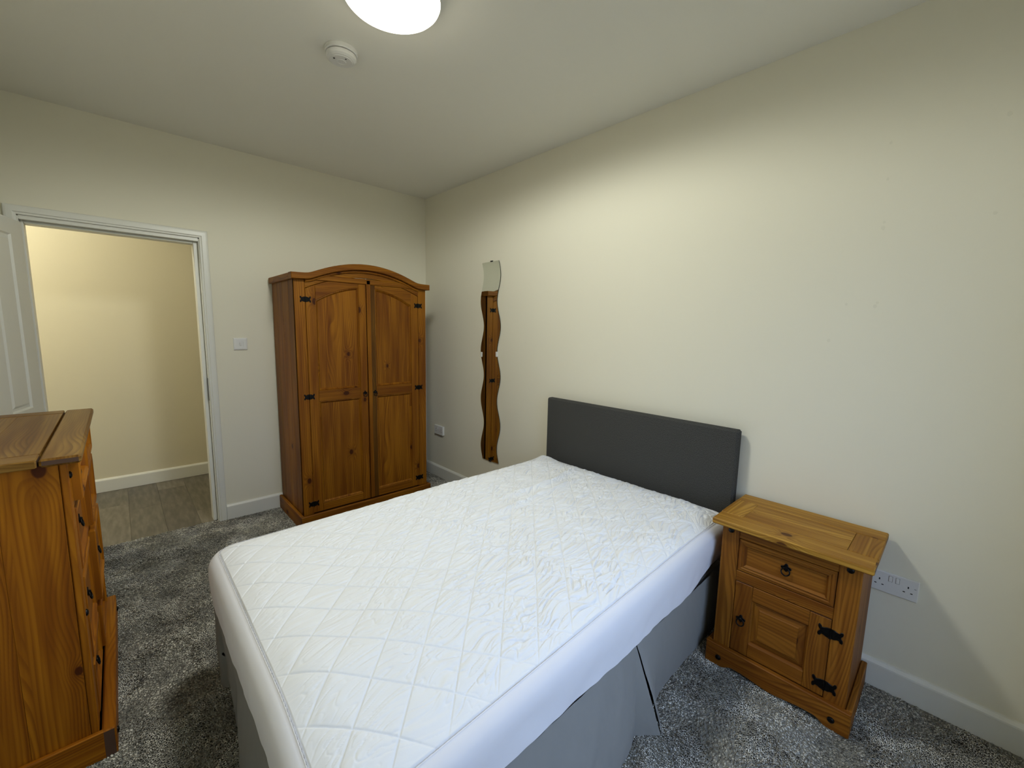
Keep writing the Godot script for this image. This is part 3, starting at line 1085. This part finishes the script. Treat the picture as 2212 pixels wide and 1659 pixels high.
func mattress(C: Vector3, hx: float, hz: float) -> void:
	var t := thing("mattress", "white quilted mattress protector over the mattress on the bed base", "mattress", Vector3(C.x, 0.36, C.z))
	var corner := 0.10
	var inset := 0.035
	var nx := 960
	var nz := 630
	var sh := Vector2(hx - inset, hz - inset)
	var n1 := FastNoiseLite.new()
	n1.seed = 2
	n1.frequency = 1.0
	n1.fractal_octaves = 2
	var n2 := FastNoiseLite.new()
	n2.seed = 14
	n2.frequency = 1.0
	n2.fractal_octaves = 1
	var pts := PackedVector3Array()
	pts.resize((nx + 1) * (nz + 1))
	for j in nz + 1:
		for i in nx + 1:
			var p := Vector2(lerpf(-sh.x, sh.x, i / float(nx)), lerpf(-sh.y, sh.y, j / float(nz)))
			# round the corners: squeeze what lies outside the rounded outline onto it
			var d := sd_round(p, sh, corner - inset)
			if d > 0.0:
				var e := 0.0005
				var gr := Vector2(sd_round(p + Vector2(e, 0), sh, corner - inset) - d, sd_round(p + Vector2(0, e), sh, corner - inset) - d).normalized()
				p -= gr * d
				d = 0.0
			var x := C.x + p.x
			var z := C.z + p.y
			var dd := d - inset
			var y := 0.602 - 0.045 * pow(clampf((dd + 0.16) / 0.16, 0.0, 1.0), 2.2)
			y += 0.006 * n1.get_noise_2d(x * 1.6, z * 1.6)
			# far corner by the wall stands proud, near head corner is pulled down
			y += 0.014 * exp(-(pow(x + 0.14, 2.0) + pow(z - 1.74, 2.0)) / 0.006)
			y -= 0.018 * exp(-(pow(x + 0.10, 2.0) + pow(z - 2.88, 2.0)) / 0.008)
			y -= slump(x, z)
			# stitched diamonds
			var a := (z - x - 4.185) / 0.16
			var b := (x + z - 0.58) / 0.147
			var da := absf(a - roundf(a)) * 0.113
			var db := absf(b - roundf(b)) * 0.104
			var ds := minf(da, db)
			var tame := smoothstep(0.0, 0.05, -d)
			y += (0.0028 * (1.0 - exp(-ds / 0.012)) - 0.0034 * ridge(ds, 0.0019)) * (0.3 + 0.7 * tame)
			# fine gathers running down the bed, stronger towards the head
			var head := smoothstep(-1.95, -1.1, x)
			var calm := smoothstep(0.0, 0.012, ds)
			var wx := x + 0.08 * n2.get_noise_2d(x * 3.0, z * 3.0)
			var wz := z + 0.10 * x + 0.02 * n2.get_noise_2d(x * 5.0 + 30.0, z * 5.0)
			var g1 := n1.get_noise_2d(wx * 8.0, wz * 30.0)
			var g2 := n2.get_noise_2d(wx * 15.0 + 70.0, wz * 56.0)
			var cr := n2.get_noise_2d(wx * 6.0 + 11.0, wz * 24.0 + 5.0)
			var cs := n2.get_noise_2d(wx * 10.0 + 51.0, wz * 38.0 + 25.0)
			var some := smoothstep(-0.25, 0.35, n2.get_noise_2d(x * 9.0 + 7.0, z * 13.0))
			var creases := 0.0075 * ridge(cr, 0.10) * (0.3 + 0.7 * some) + 0.0050 * ridge(cs, 0.11) * (1.0 - 0.6 * some)
			y += (0.0050 * g1 + 0.0028 * g2 - creases) * lerpf(0.24, 1.0, head) * (0.35 + 0.65 * calm) * (0.25 + 0.75 * tame)
			# bigger loose folds
			y += 0.018 * ridge(z - 2.10 + 0.10 * (x + 0.6) - 0.02 * sin(x * 9.0), 0.020) * smoothstep(-0.95, -0.70, x) * (1.0 - smoothstep(-0.30, -0.12, x))
			y += 0.013 * ridge(z - 2.19 + 0.06 * (x + 0.6), 0.016) * smoothstep(-1.15, -0.90, x) * (1.0 - smoothstep(-0.50, -0.25, x))
			y += 0.013 * ridge(x + 1.10 - 0.22 * (z - 2.0), 0.014) * smoothstep(1.78, 1.9, z) * (1.0 - smoothstep(2.15, 2.3, z))
			y += 0.010 * ridge(x + 1.20 - 0.5 * (z - 2.2), 0.012) * smoothstep(2.0, 2.1, z) * (1.0 - smoothstep(2.3, 2.4, z))
			y -= 0.010 * smoothstep(-0.006, -0.001, d)   # the edge is sewn down into the seam
			pts[j * (nx + 1) + i] = Vector3(p.x, y - 0.36, p.y)
	var nor := PackedVector3Array()
	nor.resize(pts.size())
	var uv := PackedVector2Array()
	uv.resize(pts.size())
	var cols := nx + 1
	for j in nz + 1:
		for i in cols:
			var r := pts[j * cols + mini(i + 1, nx)] - pts[j * cols + maxi(i - 1, 0)]
			var u := pts[mini(j + 1, nz) * cols + i] - pts[maxi(j - 1, 0) * cols + i]
			var nn := u.cross(r)
			nor[j * cols + i] = nn.normalized() if nn.length() > 1e-9 else Vector3.UP
			uv[j * cols + i] = Vector2(pts[j * cols + i].x, pts[j * cols + i].z)
	var ix := PackedInt32Array()
	ix.resize(nx * nz * 6)
	var k := 0
	for j in nz:
		for i in nx:
			var a := j * cols + i
			ix[k] = a; ix[k + 1] = a + 1; ix[k + 2] = a + cols + 1
			ix[k + 3] = a; ix[k + 4] = a + cols + 1; ix[k + 5] = a + cols
			k += 6
	var arr := []
	arr.resize(Mesh.ARRAY_MAX)
	arr[Mesh.ARRAY_VERTEX] = pts; arr[Mesh.ARRAY_NORMAL] = nor; arr[Mesh.ARRAY_TEX_UV] = uv; arr[Mesh.ARRAY_INDEX] = ix
	var m := ArrayMesh.new()
	m.add_surface_from_arrays(Mesh.PRIMITIVE_TRIANGLES, arr)
	obj("quilted_top", m, M.sheet, t)
	# outline of the rounded rectangle
	var outline := func(off: float, count: int) -> Array:
		var h := Vector2(hx + off, hz + off)
		var r := corner + off
		var raw := []
		var cs := [[Vector2(h.x - r, -h.y + r), -PI / 2], [Vector2(h.x - r, h.y - r), 0.0], [Vector2(-h.x + r, h.y - r), PI / 2], [Vector2(-h.x + r, -h.y + r), PI]]
		for q in cs:
			for s in 13:
				var a: float = q[1] + PI / 2 * s / 12.0
				raw.append(Vector3(q[0].x + r * cos(a), 0, q[0].y + r * sin(a)))
		raw.append(raw[0])
		return resample(raw, count)
	var prof := [[-0.060, 0.558], [-0.0385, 0.5705], [-0.0372, 0.5752], [-0.0350, 0.5768], [-0.0330, 0.5750], [-0.0320, 0.5722], [-0.027, 0.5712], [-0.018, 0.566], [-0.007, 0.553], [0.0, 0.535], [0.003, 0.510], [0.002, 0.475], [-0.003, 0.435], [-0.008, 0.390], [-0.012, 0.354]]
	var count := 420
	var side := []
	for r in prof.size():
		var ring: Array = outline.call(prof[r][0], count)
		var sag := smoothstep(0.570, 0.40, prof[r][1])
		for q in ring:
			var x: float = C.x + q.x
			var z: float = C.z + q.z
			var lift := 0.0
			if q.z > hz * 0.8:   # the hem rides up towards the bedside cabinet
				lift = 0.075 * smoothstep(-0.62, -0.18, x) + 0.004 * sin(x * 7.0)
			var nn := Vector3(q.x / hx, 0, q.z / hz).normalized()
			var wv := n1.get_noise_2d(x * 3.0 + prof[r][1] * 9.0, z * 3.0 + prof[r][1] * 9.0 + 4.0) * 0.006 * sag + n2.get_noise_2d((x + z) * 12.0 + prof[r][1] * 26.0, prof[r][1] * 12.0) * 0.0022 * sag
			side.append(Vector3(q.x, prof[r][1] - 0.36 + lift * sag - slump(x, z) * (1.0 - sag), q.z) + nn * wv)
	var mb := MB.new()
	mb.grid(side, prof.size(), count, func(q: Vector3) -> Vector3: return Vector3(q.x / hx, 0.15, q.z / hz), func(q: Vector3) -> Vector2: return Vector2(q.x + q.z, q.y), true)
	var sk := obj("elastic_skirt", mb.commit(), M.sheet_side, t)
	sk.set_meta("label", "plain stretch fabric side of the protector")
	mb = MB.new()   # the mattress core inside
	box(mb, Vector3(-hx + 0.03, -0.009, -hz + 0.03), Vector3(hx - 0.03, 0.17, hz - 0.03), 0.03)
	obj("core", mb.commit(), M.sheet_side, t)


# ------------------------------------------------------------------ bedside cabinet (local +z is the front)
func plank_top(t: Node, lo: Vector3, hi: Vector3, rail: float, cross: float, mats: Array, gap := 0.0012, bev := 0.004) -> void:
	var tp := Node3D.new()
	tp.name = "top"
	t.add_child(tp)
	board("plank", Vector3(lo.x, lo.y, hi.z - rail), hi, 0, mats[0], tp, bev)
	board("plank", lo, Vector3(hi.x, hi.y, lo.z + rail), 0, mats[1], tp, bev)
	var za := lo.z + rail + gap
	var zb := hi.z - rail - gap
	board("plank", Vector3(lo.x, lo.y, za), Vector3(lo.x + cross, hi.y, zb), 2, mats[2], tp, bev * 0.5)
	board("plank", Vector3(hi.x - cross, lo.y, za), Vector3(hi.x, hi.y, zb), 2, mats[2], tp, bev * 0.5)
	var m := (za + zb) / 2
	board("plank", Vector3(lo.x + cross + gap, lo.y, za), Vector3(hi.x - cross - gap, hi.y - 0.0006, m), 0, mats[1], tp, 0.001)
	board("plank", Vector3(lo.x + cross + gap, lo.y, m), Vector3(hi.x - cross - gap, hi.y - 0.0006, zb), 0, mats[0], tp, 0.001)


# a rectangle of sloping or stepped moulding: rings of (inset, z)
func moulded(lo: Vector2, hi: Vector2, rings: Array, called: String, mat: Material, parent: Node, fill := true) -> void:
	var mb := MB.new()
	var o := woff(Vector2(minf(lo.x, lo.y), minf(lo.x, lo.y)), Vector2(maxf(hi.x, hi.y), maxf(hi.x, hi.y)))
	for r in rings.size() - 1:
		var a: float = rings[r][0]
		var b: float = rings[r + 1][0]
		var za: float = rings[r][1]
		var zb: float = rings[r + 1][1]
		var P := [Vector3(lo.x + a, lo.y + a, za), Vector3(hi.x - a, lo.y + a, za), Vector3(hi.x - a, hi.y - a, za), Vector3(lo.x + a, hi.y - a, za)]
		var Q := [Vector3(lo.x + b, lo.y + b, zb), Vector3(hi.x - b, lo.y + b, zb), Vector3(hi.x - b, hi.y - b, zb), Vector3(lo.x + b, hi.y - b, zb)]
		var outs := [Vector3(0, -1, 0), Vector3(1, 0, 0), Vector3(0, 1, 0), Vector3(-1, 0, 0)]
		for k in 4:
			var l := (k + 1) % 4
			var run := b - a
			var rise := zb - za
			var nn: Vector3
			if absf(run) < 1e-6:
				nn = outs[k] if rise > 0 else -outs[k]
			else:
				nn = (Vector3(0, 0, run) + outs[k] * rise).normalized()
			var f := func(q: Vector3) -> Vector2: return o + (Vector2(q.y, q.x) if k % 2 == 0 else Vector2(q.x, q.y))
			mb.quad(P[k], P[l], Q[l], Q[k], nn, f.call(P[k]), f.call(P[l]), f.call(Q[l]), f.call(Q[k]))
	if fill:
		var e: float = rings[-1][0]
		var z: float = rings[-1][1]
		var f := func(q: Vector3) -> Vector2: return o + (Vector2(q.y, q.x) if hi.x - lo.x > hi.y - lo.y else Vector2(q.x, q.y))
		var P := [Vector3(lo.x + e, lo.y + e, z), Vector3(hi.x - e, lo.y + e, z), Vector3(hi.x - e, hi.y - e, z), Vector3(lo.x + e, hi.y - e, z)]
		mb.quad(P[0], P[1], P[2], P[3], Vector3(0, 0, 1), f.call(P[0]), f.call(P[1]), f.call(P[2]), f.call(P[3]))
	obj(called, mb.commit(), mat, parent)


func bedside() -> void:
	# local x runs along world z; local z = 0 is 0.205 from the wall
	var t := thing("bedside_cabinet", "small honey pine bedside cabinet with one drawer above one door", "bedside cabinet", Vector3(-0.205, 0, 3.2125), -PI / 2)
	var zf := 0.170      # front of the frame: world x = -0.375
	var zb := -0.180
	var W := 0.2335
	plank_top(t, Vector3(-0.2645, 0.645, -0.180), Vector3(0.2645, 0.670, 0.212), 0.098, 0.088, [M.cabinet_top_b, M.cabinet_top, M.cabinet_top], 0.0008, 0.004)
	for s in [-1.0, 1.0]:
		board("side_panel", Vector3(s * W - (0.016 if s > 0 else 0.0), 0.02, zb), Vector3(s * W + (0.016 if s < 0 else 0.0), 0.645, zf - 0.020), 1, M.cabinet, t)
		board("face_stile", Vector3(-W if s < 0 else 0.1665, 0.09, zf - 0.020), Vector3(-0.1665 if s < 0 else W, 0.645, zf), 1, M.cabinet if s < 0 else M.cabinet_b, t, 0.0025)
	board("back_panel", Vector3(-W + 0.016, 0.03, zb), Vector3(W - 0.016, 0.64, zb + 0.008), 1, M.cabinet, t)
	board("bottom_board", Vector3(-W + 0.016, 0.07, zb + 0.008), Vector3(W - 0.016, 0.088, zf - 0.021), 0, M.cabinet, t)
	board("top_rail", Vector3(-0.166, 0.599, zf - 0.020), Vector3(0.166, 0.645, zf - 0.001), 0, M.cabinet, t)
	board("middle_rail", Vector3(-0.166, 0.413, zf - 0.020), Vector3(0.166, 0.4575, zf - 0.001), 0, M.cabinet_b, t)
	# drawer: framed front with a sunk field
	var d := Node3D.new()
	d.name = "drawer"
	t.add_child(d)
	board("drawer_box", Vector3(-0.155, 0.47, zb + 0.02), Vector3(0.155, 0.57, zf - 0.022), 0, M.cabinet, d)
	moulded(Vector2(-0.164, 0.4605), Vector2(0.164, 0.597), [[0.0, zf - 0.022], [0.0, zf - 0.002], [0.002, zf], [0.012, zf + 0.001], [0.015, zf - 0.002], [0.019, zf - 0.002], [0.022, zf + 0.0005], [0.026, zf - 0.004], [0.030, zf - 0.009]], "front_panel", M.cabinet_b, d)
	ring_pull(d, Vector3(0.006, 0.540, zf - 0.009), 1.08)
	# door
	d = Node3D.new()
	d.name = "door"
	t.add_child(d)
	for s in [-1.0, 1.0]:
		board("hinge_stile" if s > 0 else "inner_stile", Vector3(-0.1645 if s < 0 else 0.0985, 0.098, zf - 0.020), Vector3(-0.0985 if s < 0 else 0.1645, 0.4105, zf), 1, M.cabinet, d, 0.0022)
	board("top_rail", Vector3(-0.098, 0.350, zf - 0.020), Vector3(0.098, 0.4105, zf - 0.0004), 0, M.cabinet_b, d)
	board("bottom_rail", Vector3(-0.098, 0.098, zf - 0.020), Vector3(0.098, 0.1575, zf - 0.0004), 0, M.cabinet_b, d)
	moulded(Vector2(-0.098, 0.158), Vector2(0.098, 0.350), [[0.0, zf - 0.003], [0.004, zf - 0.006], [0.006, zf - 0.012], [0.028, zf - 0.007], [0.031, zf - 0.003]], "raised_panel", M.cabinet, d)
	ring_pull(d, Vector3(-0.132, 0.252, zf), 1.08)
	for y in [0.358, 0.148]:
		hinge(t, Vector3(0.1655, y, zf), 1.0)
	for s in [-1.0, 1.0]:
		stud(t, Vector3(s * 0.199, 0.622, zf), 0.0115)
	# plinth with a scalloped lower edge
	var pl := PackedVector2Array([Vector2(-0.2545, 0.0)])
	for k in 41:
		var x := lerpf(-0.19, 0.19, k / 40.0)
		var r := absf(x)
		var y := 0.020 * smoothstep(0.19, 0.145, r) - 0.013 * smoothstep(0.12, 0.0, r)
		pl.append(Vector2(x, y + 0.0005))
	pl.append(Vector2(0.2545, 0.0))
	pl.append(Vector2(0.2545, 0.097))
	pl.append(Vector2(-0.2545, 0.097))
	shaped("plinth_front", pl, zf + 0.001, zf + 0.020, 0, M.cabinet_b, t, 0.003)
	for s in [-1.0, 1.0]:
		board("plinth_side", Vector3(-0.2545 if s < 0 else 0.235, 0, zb), Vector3(-0.235 if s < 0 else 0.2545, 0.097, zf + 0.001), 2, M.cabinet, t, 0.003)
		stud(t, Vector3(s * 0.200, 0.041, zf + 0.020), 0.0115)


# ------------------------------------------------------------------ chest of drawers (local +z faces the bed)
func chest() -> void:
	var t := thing("chest_of_drawers", "waist-high orange pine chest of drawers with a greyed plank top", "chest of drawers", Vector3(-2.549, 0, 1.327), PI / 2)
	# local x = 1.327 - world z ; local z = world x + 2.549
	var zf := 0.199
	var zb := -0.211
	var W := 0.453
	plank_top(t, Vector3(-0.476, 1.016, -0.211), Vector3(0.476, 1.041, 0.232), 0.088, 0.085, [M.chest_top, M.chest_top, M.chest_top], 0.004, 0.006)
	for s in [-1.0, 1.0]:
		var sp := Node3D.new()
		sp.name = numbered("side_panel", t)
		t.add_child(sp)
		var e := [zb, zb + 0.135, zb + 0.262, zf - 0.019]
		for k in 3:
			board("plank", Vector3(s * W - (0.018 if s > 0 else 0.0), 0.02, e[k] + 0.0002), Vector3(s * W + (0.018 if s < 0 else 0.0), 1.016, e[k + 1] - 0.0002), 1, [M.chest, M.chest_b, M.chest][k], sp, 0.0006)
		board("face_stile", Vector3(-W if s < 0 else 0.385, 0.09, zf - 0.018), Vector3(-0.385 if s < 0 else W, 1.016, zf), 1, M.chest, t, 0.003)
	board("middle_stile", Vector3(-0.018, 0.09, zf - 0.018), Vector3(0.018, 1.016, zf - 0.001), 1, M.chest_b, t)
	board("back_panel", Vector3(-W + 0.018, 0.03, zb), Vector3(W - 0.018, 1.014, zb + 0.01), 1, M.chest, t)
	board("bottom_board", Vector3(-W + 0.018, 0.07, zb + 0.01), Vector3(W - 0.018, 0.09, zf - 0.02), 0, M.chest, t)
	var rows := [[0.872, 1.000], [0.637, 0.850], [0.318, 0.612], [0.112, 0.294]]
	var last := 1.016
	for r in rows:
		board("rail", Vector3(-0.385, r[1], zf - 0.018), Vector3(0.385, last, zf - 0.001), 0, M.chest_b, t)
		last = r[0]
	board("rail", Vector3(-0.385, 0.09, zf - 0.018), Vector3(0.385, last, zf - 0.001), 0, M.chest_b, t)
	var out := [[0.022, 0.019], [0.003, 0.016], [0.003, 0.018], [0.003, 0.012]]   # how far each drawer stands out, near and far column
	for r in 4:
		for c in 2:
			var x0 := -0.383 if c == 0 else 0.020
			var x1 := -0.020 if c == 0 else 0.383
			var y0: float = rows[r][0] + 0.001
			var y1: float = rows[r][1] - 0.001
			var pr: float = zf + out[r][c]
			var sunk := 0.021 if r == 0 or (c == 1 and r != 2) else 0.010
			var d := Node3D.new()
			d.name = numbered("drawer", t)
			t.add_child(d)
			board("drawer_box", Vector3(x0 + 0.01, y0 + 0.01, zb + 0.03), Vector3(x1 - 0.01, y1 - 0.015, pr - 0.024), 0, M.chest, d)
			moulded(Vector2(x0, y0), Vector2(x1, y1), [[0.0, pr - 0.0225], [0.0, pr - 0.003], [0.003, pr], [0.012, pr + 0.001], [0.016, pr - 0.003], [0.021, pr], [0.027, pr - 0.006], [0.031, pr - sunk]], "front_panel", M.chest_b if (r + c) % 2 else M.chest, d)
			ring_pull(d, Vector3((x0 + x1) / 2, (y0 + y1) / 2 + 0.006, pr - sunk), 1.1)
	for s in [-1.0, 1.0]:
		stud(t, Vector3(s * 0.42, 0.969, zf), 0.0115)
		stud(t, Vector3(s * 0.42, 0.505, zf), 0.0115)
	board("plinth_front", Vector3(-0.470, 0, zf + 0.006), Vector3(0.470, 0.100, zf + 0.040), 0, M.chest_b, t, 0.004)
	for s in [-1.0, 1.0]:
		board("plinth_side", Vector3(-0.470 if s < 0 else 0.454, 0, zb), Vector3(-0.454 if s < 0 else 0.470, 0.100, zf + 0.012), 2, M.chest, t, 0.003)
		stud(t, Vector3(s * 0.42, 0.048, zf + 0.040), 0.0115)


# ------------------------------------------------------------------ mirror
func mirror() -> void:
	var t := thing("mirror", "tall narrow frameless mirror with wavy edges on the cream wall", "mirror", Vector3(0, 1.16, 0.988))
	# local: outline in (z, y), glass from x = -0.004 to -0.010
	var pts := PackedVector2Array()
	var y0 := 0.352
	var y1 := 1.971
	var mid := func(y: float) -> float: return 0.974 + (1.97 - y) * 0.0165 + 0.0205 * cos((y - 1.865) * TAU / 0.4005)
	var cnt := 90
	for k in cnt + 1:
		var y := lerpf(y0, y1, k / float(cnt))
		pts.append(Vector2(mid.call(y) + 0.1015 - 0.988, y - 1.16))
	for k in cnt + 1:
		var y := lerpf(y1 - 0.003, y0 - 0.004, k / float(cnt))
		pts.append(Vector2(mid.call(y) - 0.1015 - 0.988, y - 1.16))
	# extruded in local xy, then turned so that its front faces -x
	var mb := MB.new()
	extrude(mb, pts, 0.0, 0.005, 0.0, 1, Vector2(), true)
	var g := obj("glass_edge", mb.commit(), M.glass_edge, t)
	g.rotation.y = -PI / 2
	g.position.x = -0.004
	mb = MB.new()
	var idx := Geometry2D.triangulate_polygon(pts)
	for k in range(0, idx.size(), 3):
		var v := []
		for q in 3:
			v.append(Vector3(pts[idx[k + q]].x, pts[idx[k + q]].y, 0.0053))
		mb.tri(v[0], v[1], v[2], Vector3(0, 0, 1), Vector3(0, 0, 1), Vector3(0, 0, 1))
	var f := obj("mirror_face", mb.commit(), M.mirror, t)
	f.rotation.y = -PI / 2
	f.position.x = -0.004
	for q in [[0.875, 1.232], [1.066, 1.244], [0.988, 1.972], [1.0, 0.349]]:
		mb = MB.new()
		if q[1] > 1.9 or q[1] < 0.4:
			box(mb, Vector3(-0.013, q[1] - 1.16 - 0.005, q[0] - 0.988 - 0.012), Vector3(0.0, q[1] - 1.16 + 0.005, q[0] - 0.988 + 0.012), 0.001)
		else:
			box(mb, Vector3(-0.014, q[1] - 1.16 - 0.020, q[0] - 0.988 - 0.008), Vector3(0.0, q[1] - 1.16 + 0.020, q[0] - 0.988 + 0.008), 0.0015)
		var c := obj("clip", mb.commit(), M.plastic if q[1] > 1.0 and q[1] < 1.9 else M.dark_hole, t)
		c.set_meta("label", "small mirror clip")


# ------------------------------------------------------------------ switches, sockets, alarm, lamp
func socket(at: Vector3, depth: float, label: String, in_detail: bool) -> void:
	# local +z is the face; x to the right of one looking at it
	var t := thing("wall_socket", label, "socket", at, -PI / 2)
	var mb := MB.new()
	box(mb, Vector3(-0.073, -0.043, 0), Vector3(0.073, 0.043, depth), 0.003)
	obj("faceplate", mb.commit(), M.plastic, t)
	for s in [-1.0, 1.0]:
		mb = MB.new()
		box(mb, Vector3(s * 0.0105 - 0.0055, 0.010, depth - 0.002), Vector3(s * 0.0105 + 0.0055, 0.032, depth + (0.0025 if in_detail else 0.004)), 0.0015)
		var o := obj("rocker", mb.commit(), M.plastic, t)
		o.rotation.x = 0.0
		mb = MB.new()
		box(mb, Vector3(s * 0.0105 - 0.0064, 0.0091, depth - 0.002), Vector3(s * 0.0105 + 0.0064, 0.0329, depth + 0.0003), 0.0)
		obj("rocker_gap", mb.commit(), M.steel, t)
		var cx: float = s * 0.043
		for q in [[0.0, 0.009, 0.002, 0.004], [-0.011, -0.012, 0.0034, 0.0019], [0.011, -0.012, 0.0034, 0.0019]]:
			mb = MB.new()
			box(mb, Vector3(cx + q[0] - q[2], q[1] - q[3], depth - 0.001), Vector3(cx + q[0] + q[2], q[1] + q[3], depth + 0.0004), 0.0)
			obj("pin_hole", mb.commit(), M.dark_hole, t)
	if in_detail:
		mb = MB.new()
		box(mb, Vector3(0.060, 0.0095, depth - 0.001), Vector3(0.066, 0.0115, depth + 0.0003), 0.0)
		obj("screw_slot", mb.commit(), M.steel, t)


func fittings() -> void:
	socket(Vector3(0, 0.4575, 3.5095), 0.010, "white double socket on the wall partly behind the bedside cabinet", true)
	socket(Vector3(0, 0.4685, 0.2415), 0.020, "white double socket low on the wall beside the wardrobe", false)
	# light switch by the door
	var t := thing("light_switch", "square white light switch on the wall between door and wardrobe", "light switch", Vector3(-1.558, 1.2995, 0))
	moulded(Vector2(-0.043, -0.043), Vector2(0.043, 0.043), [[0.0, 0.0], [0.0, 0.006], [0.002, 0.0078], [0.009, 0.009], [0.026, 0.009], [0.0262, 0.0065]], "faceplate", M.plastic, t)
	var mb := MB.new()
	box(mb, Vector3(-0.0065, -0.012, 0.006), Vector3(0.0065, 0.012, 0.0115), 0.0025)
	obj("rocker", mb.commit(), M.plastic, t)
	# smoke alarm
	t = thing("smoke_alarm", "round white smoke alarm on the ceiling beside the lamp", "smoke alarm", Vector3(-1.401, H, 1.600))
	mb = MB.new()
	lathe(mb, [Vector2(0.0665, 0.0), Vector2(0.0675, -0.002), Vector2(0.0675, -0.016), Vector2(0.064, -0.0185), Vector2(0.058, -0.0185)], Vector3.ZERO, Vector3.UP, 48)
	obj("base", mb.commit(), M.plastic, t)
	mb = MB.new()
	lathe(mb, [Vector2(0.058, -0.017), Vector2(0.058, -0.022)], Vector3.ZERO, Vector3.UP, 48)
	obj("vent_ring", mb.commit(), M.backing, t)
	mb = MB.new()
	lathe(mb, [Vector2(0.058, -0.021), Vector2(0.0625, -0.022), Vector2(0.063, -0.030), Vector2(0.060, -0.036), Vector2(0.050, -0.042), Vector2(0.046, -0.0425), Vector2(0.044, -0.0445), Vector2(0.020, -0.046), Vector2(0.0, -0.046)], Vector3.ZERO, Vector3.UP, 48)
	obj("cover", mb.commit(), M.plastic, t)
	mb = MB.new()
	lathe(mb, [Vector2(0.019, -0.0455), Vector2(0.0185, -0.0475), Vector2(0.0165, -0.048), Vector2(0.0155, -0.0465), Vector2(0.0, -0.0468)], Vector3.ZERO, Vector3.UP, 32)
	obj("test_button", mb.commit(), M.plastic, t)
	for q in [[-0.034, -0.0462, 0.004, 0.006], [0.006, -0.0462, 0.032, 0.0035]]:
		mb = MB.new()
		box(mb, Vector3(q[0] - 0.003, q[1] - 0.0006, q[2] - q[3] / 2), Vector3(q[0] + 0.003, q[1] + 0.001, q[2] + q[3] / 2), 0.0)
		obj("vent_slot", mb.commit(), M.dark_hole, t)
	ceiling_light(Vector3(-1.405, H, 2.0745), "bright round white ceiling light near the smoke alarm", Color(0.99, 1.0, 0.965), 1.85)
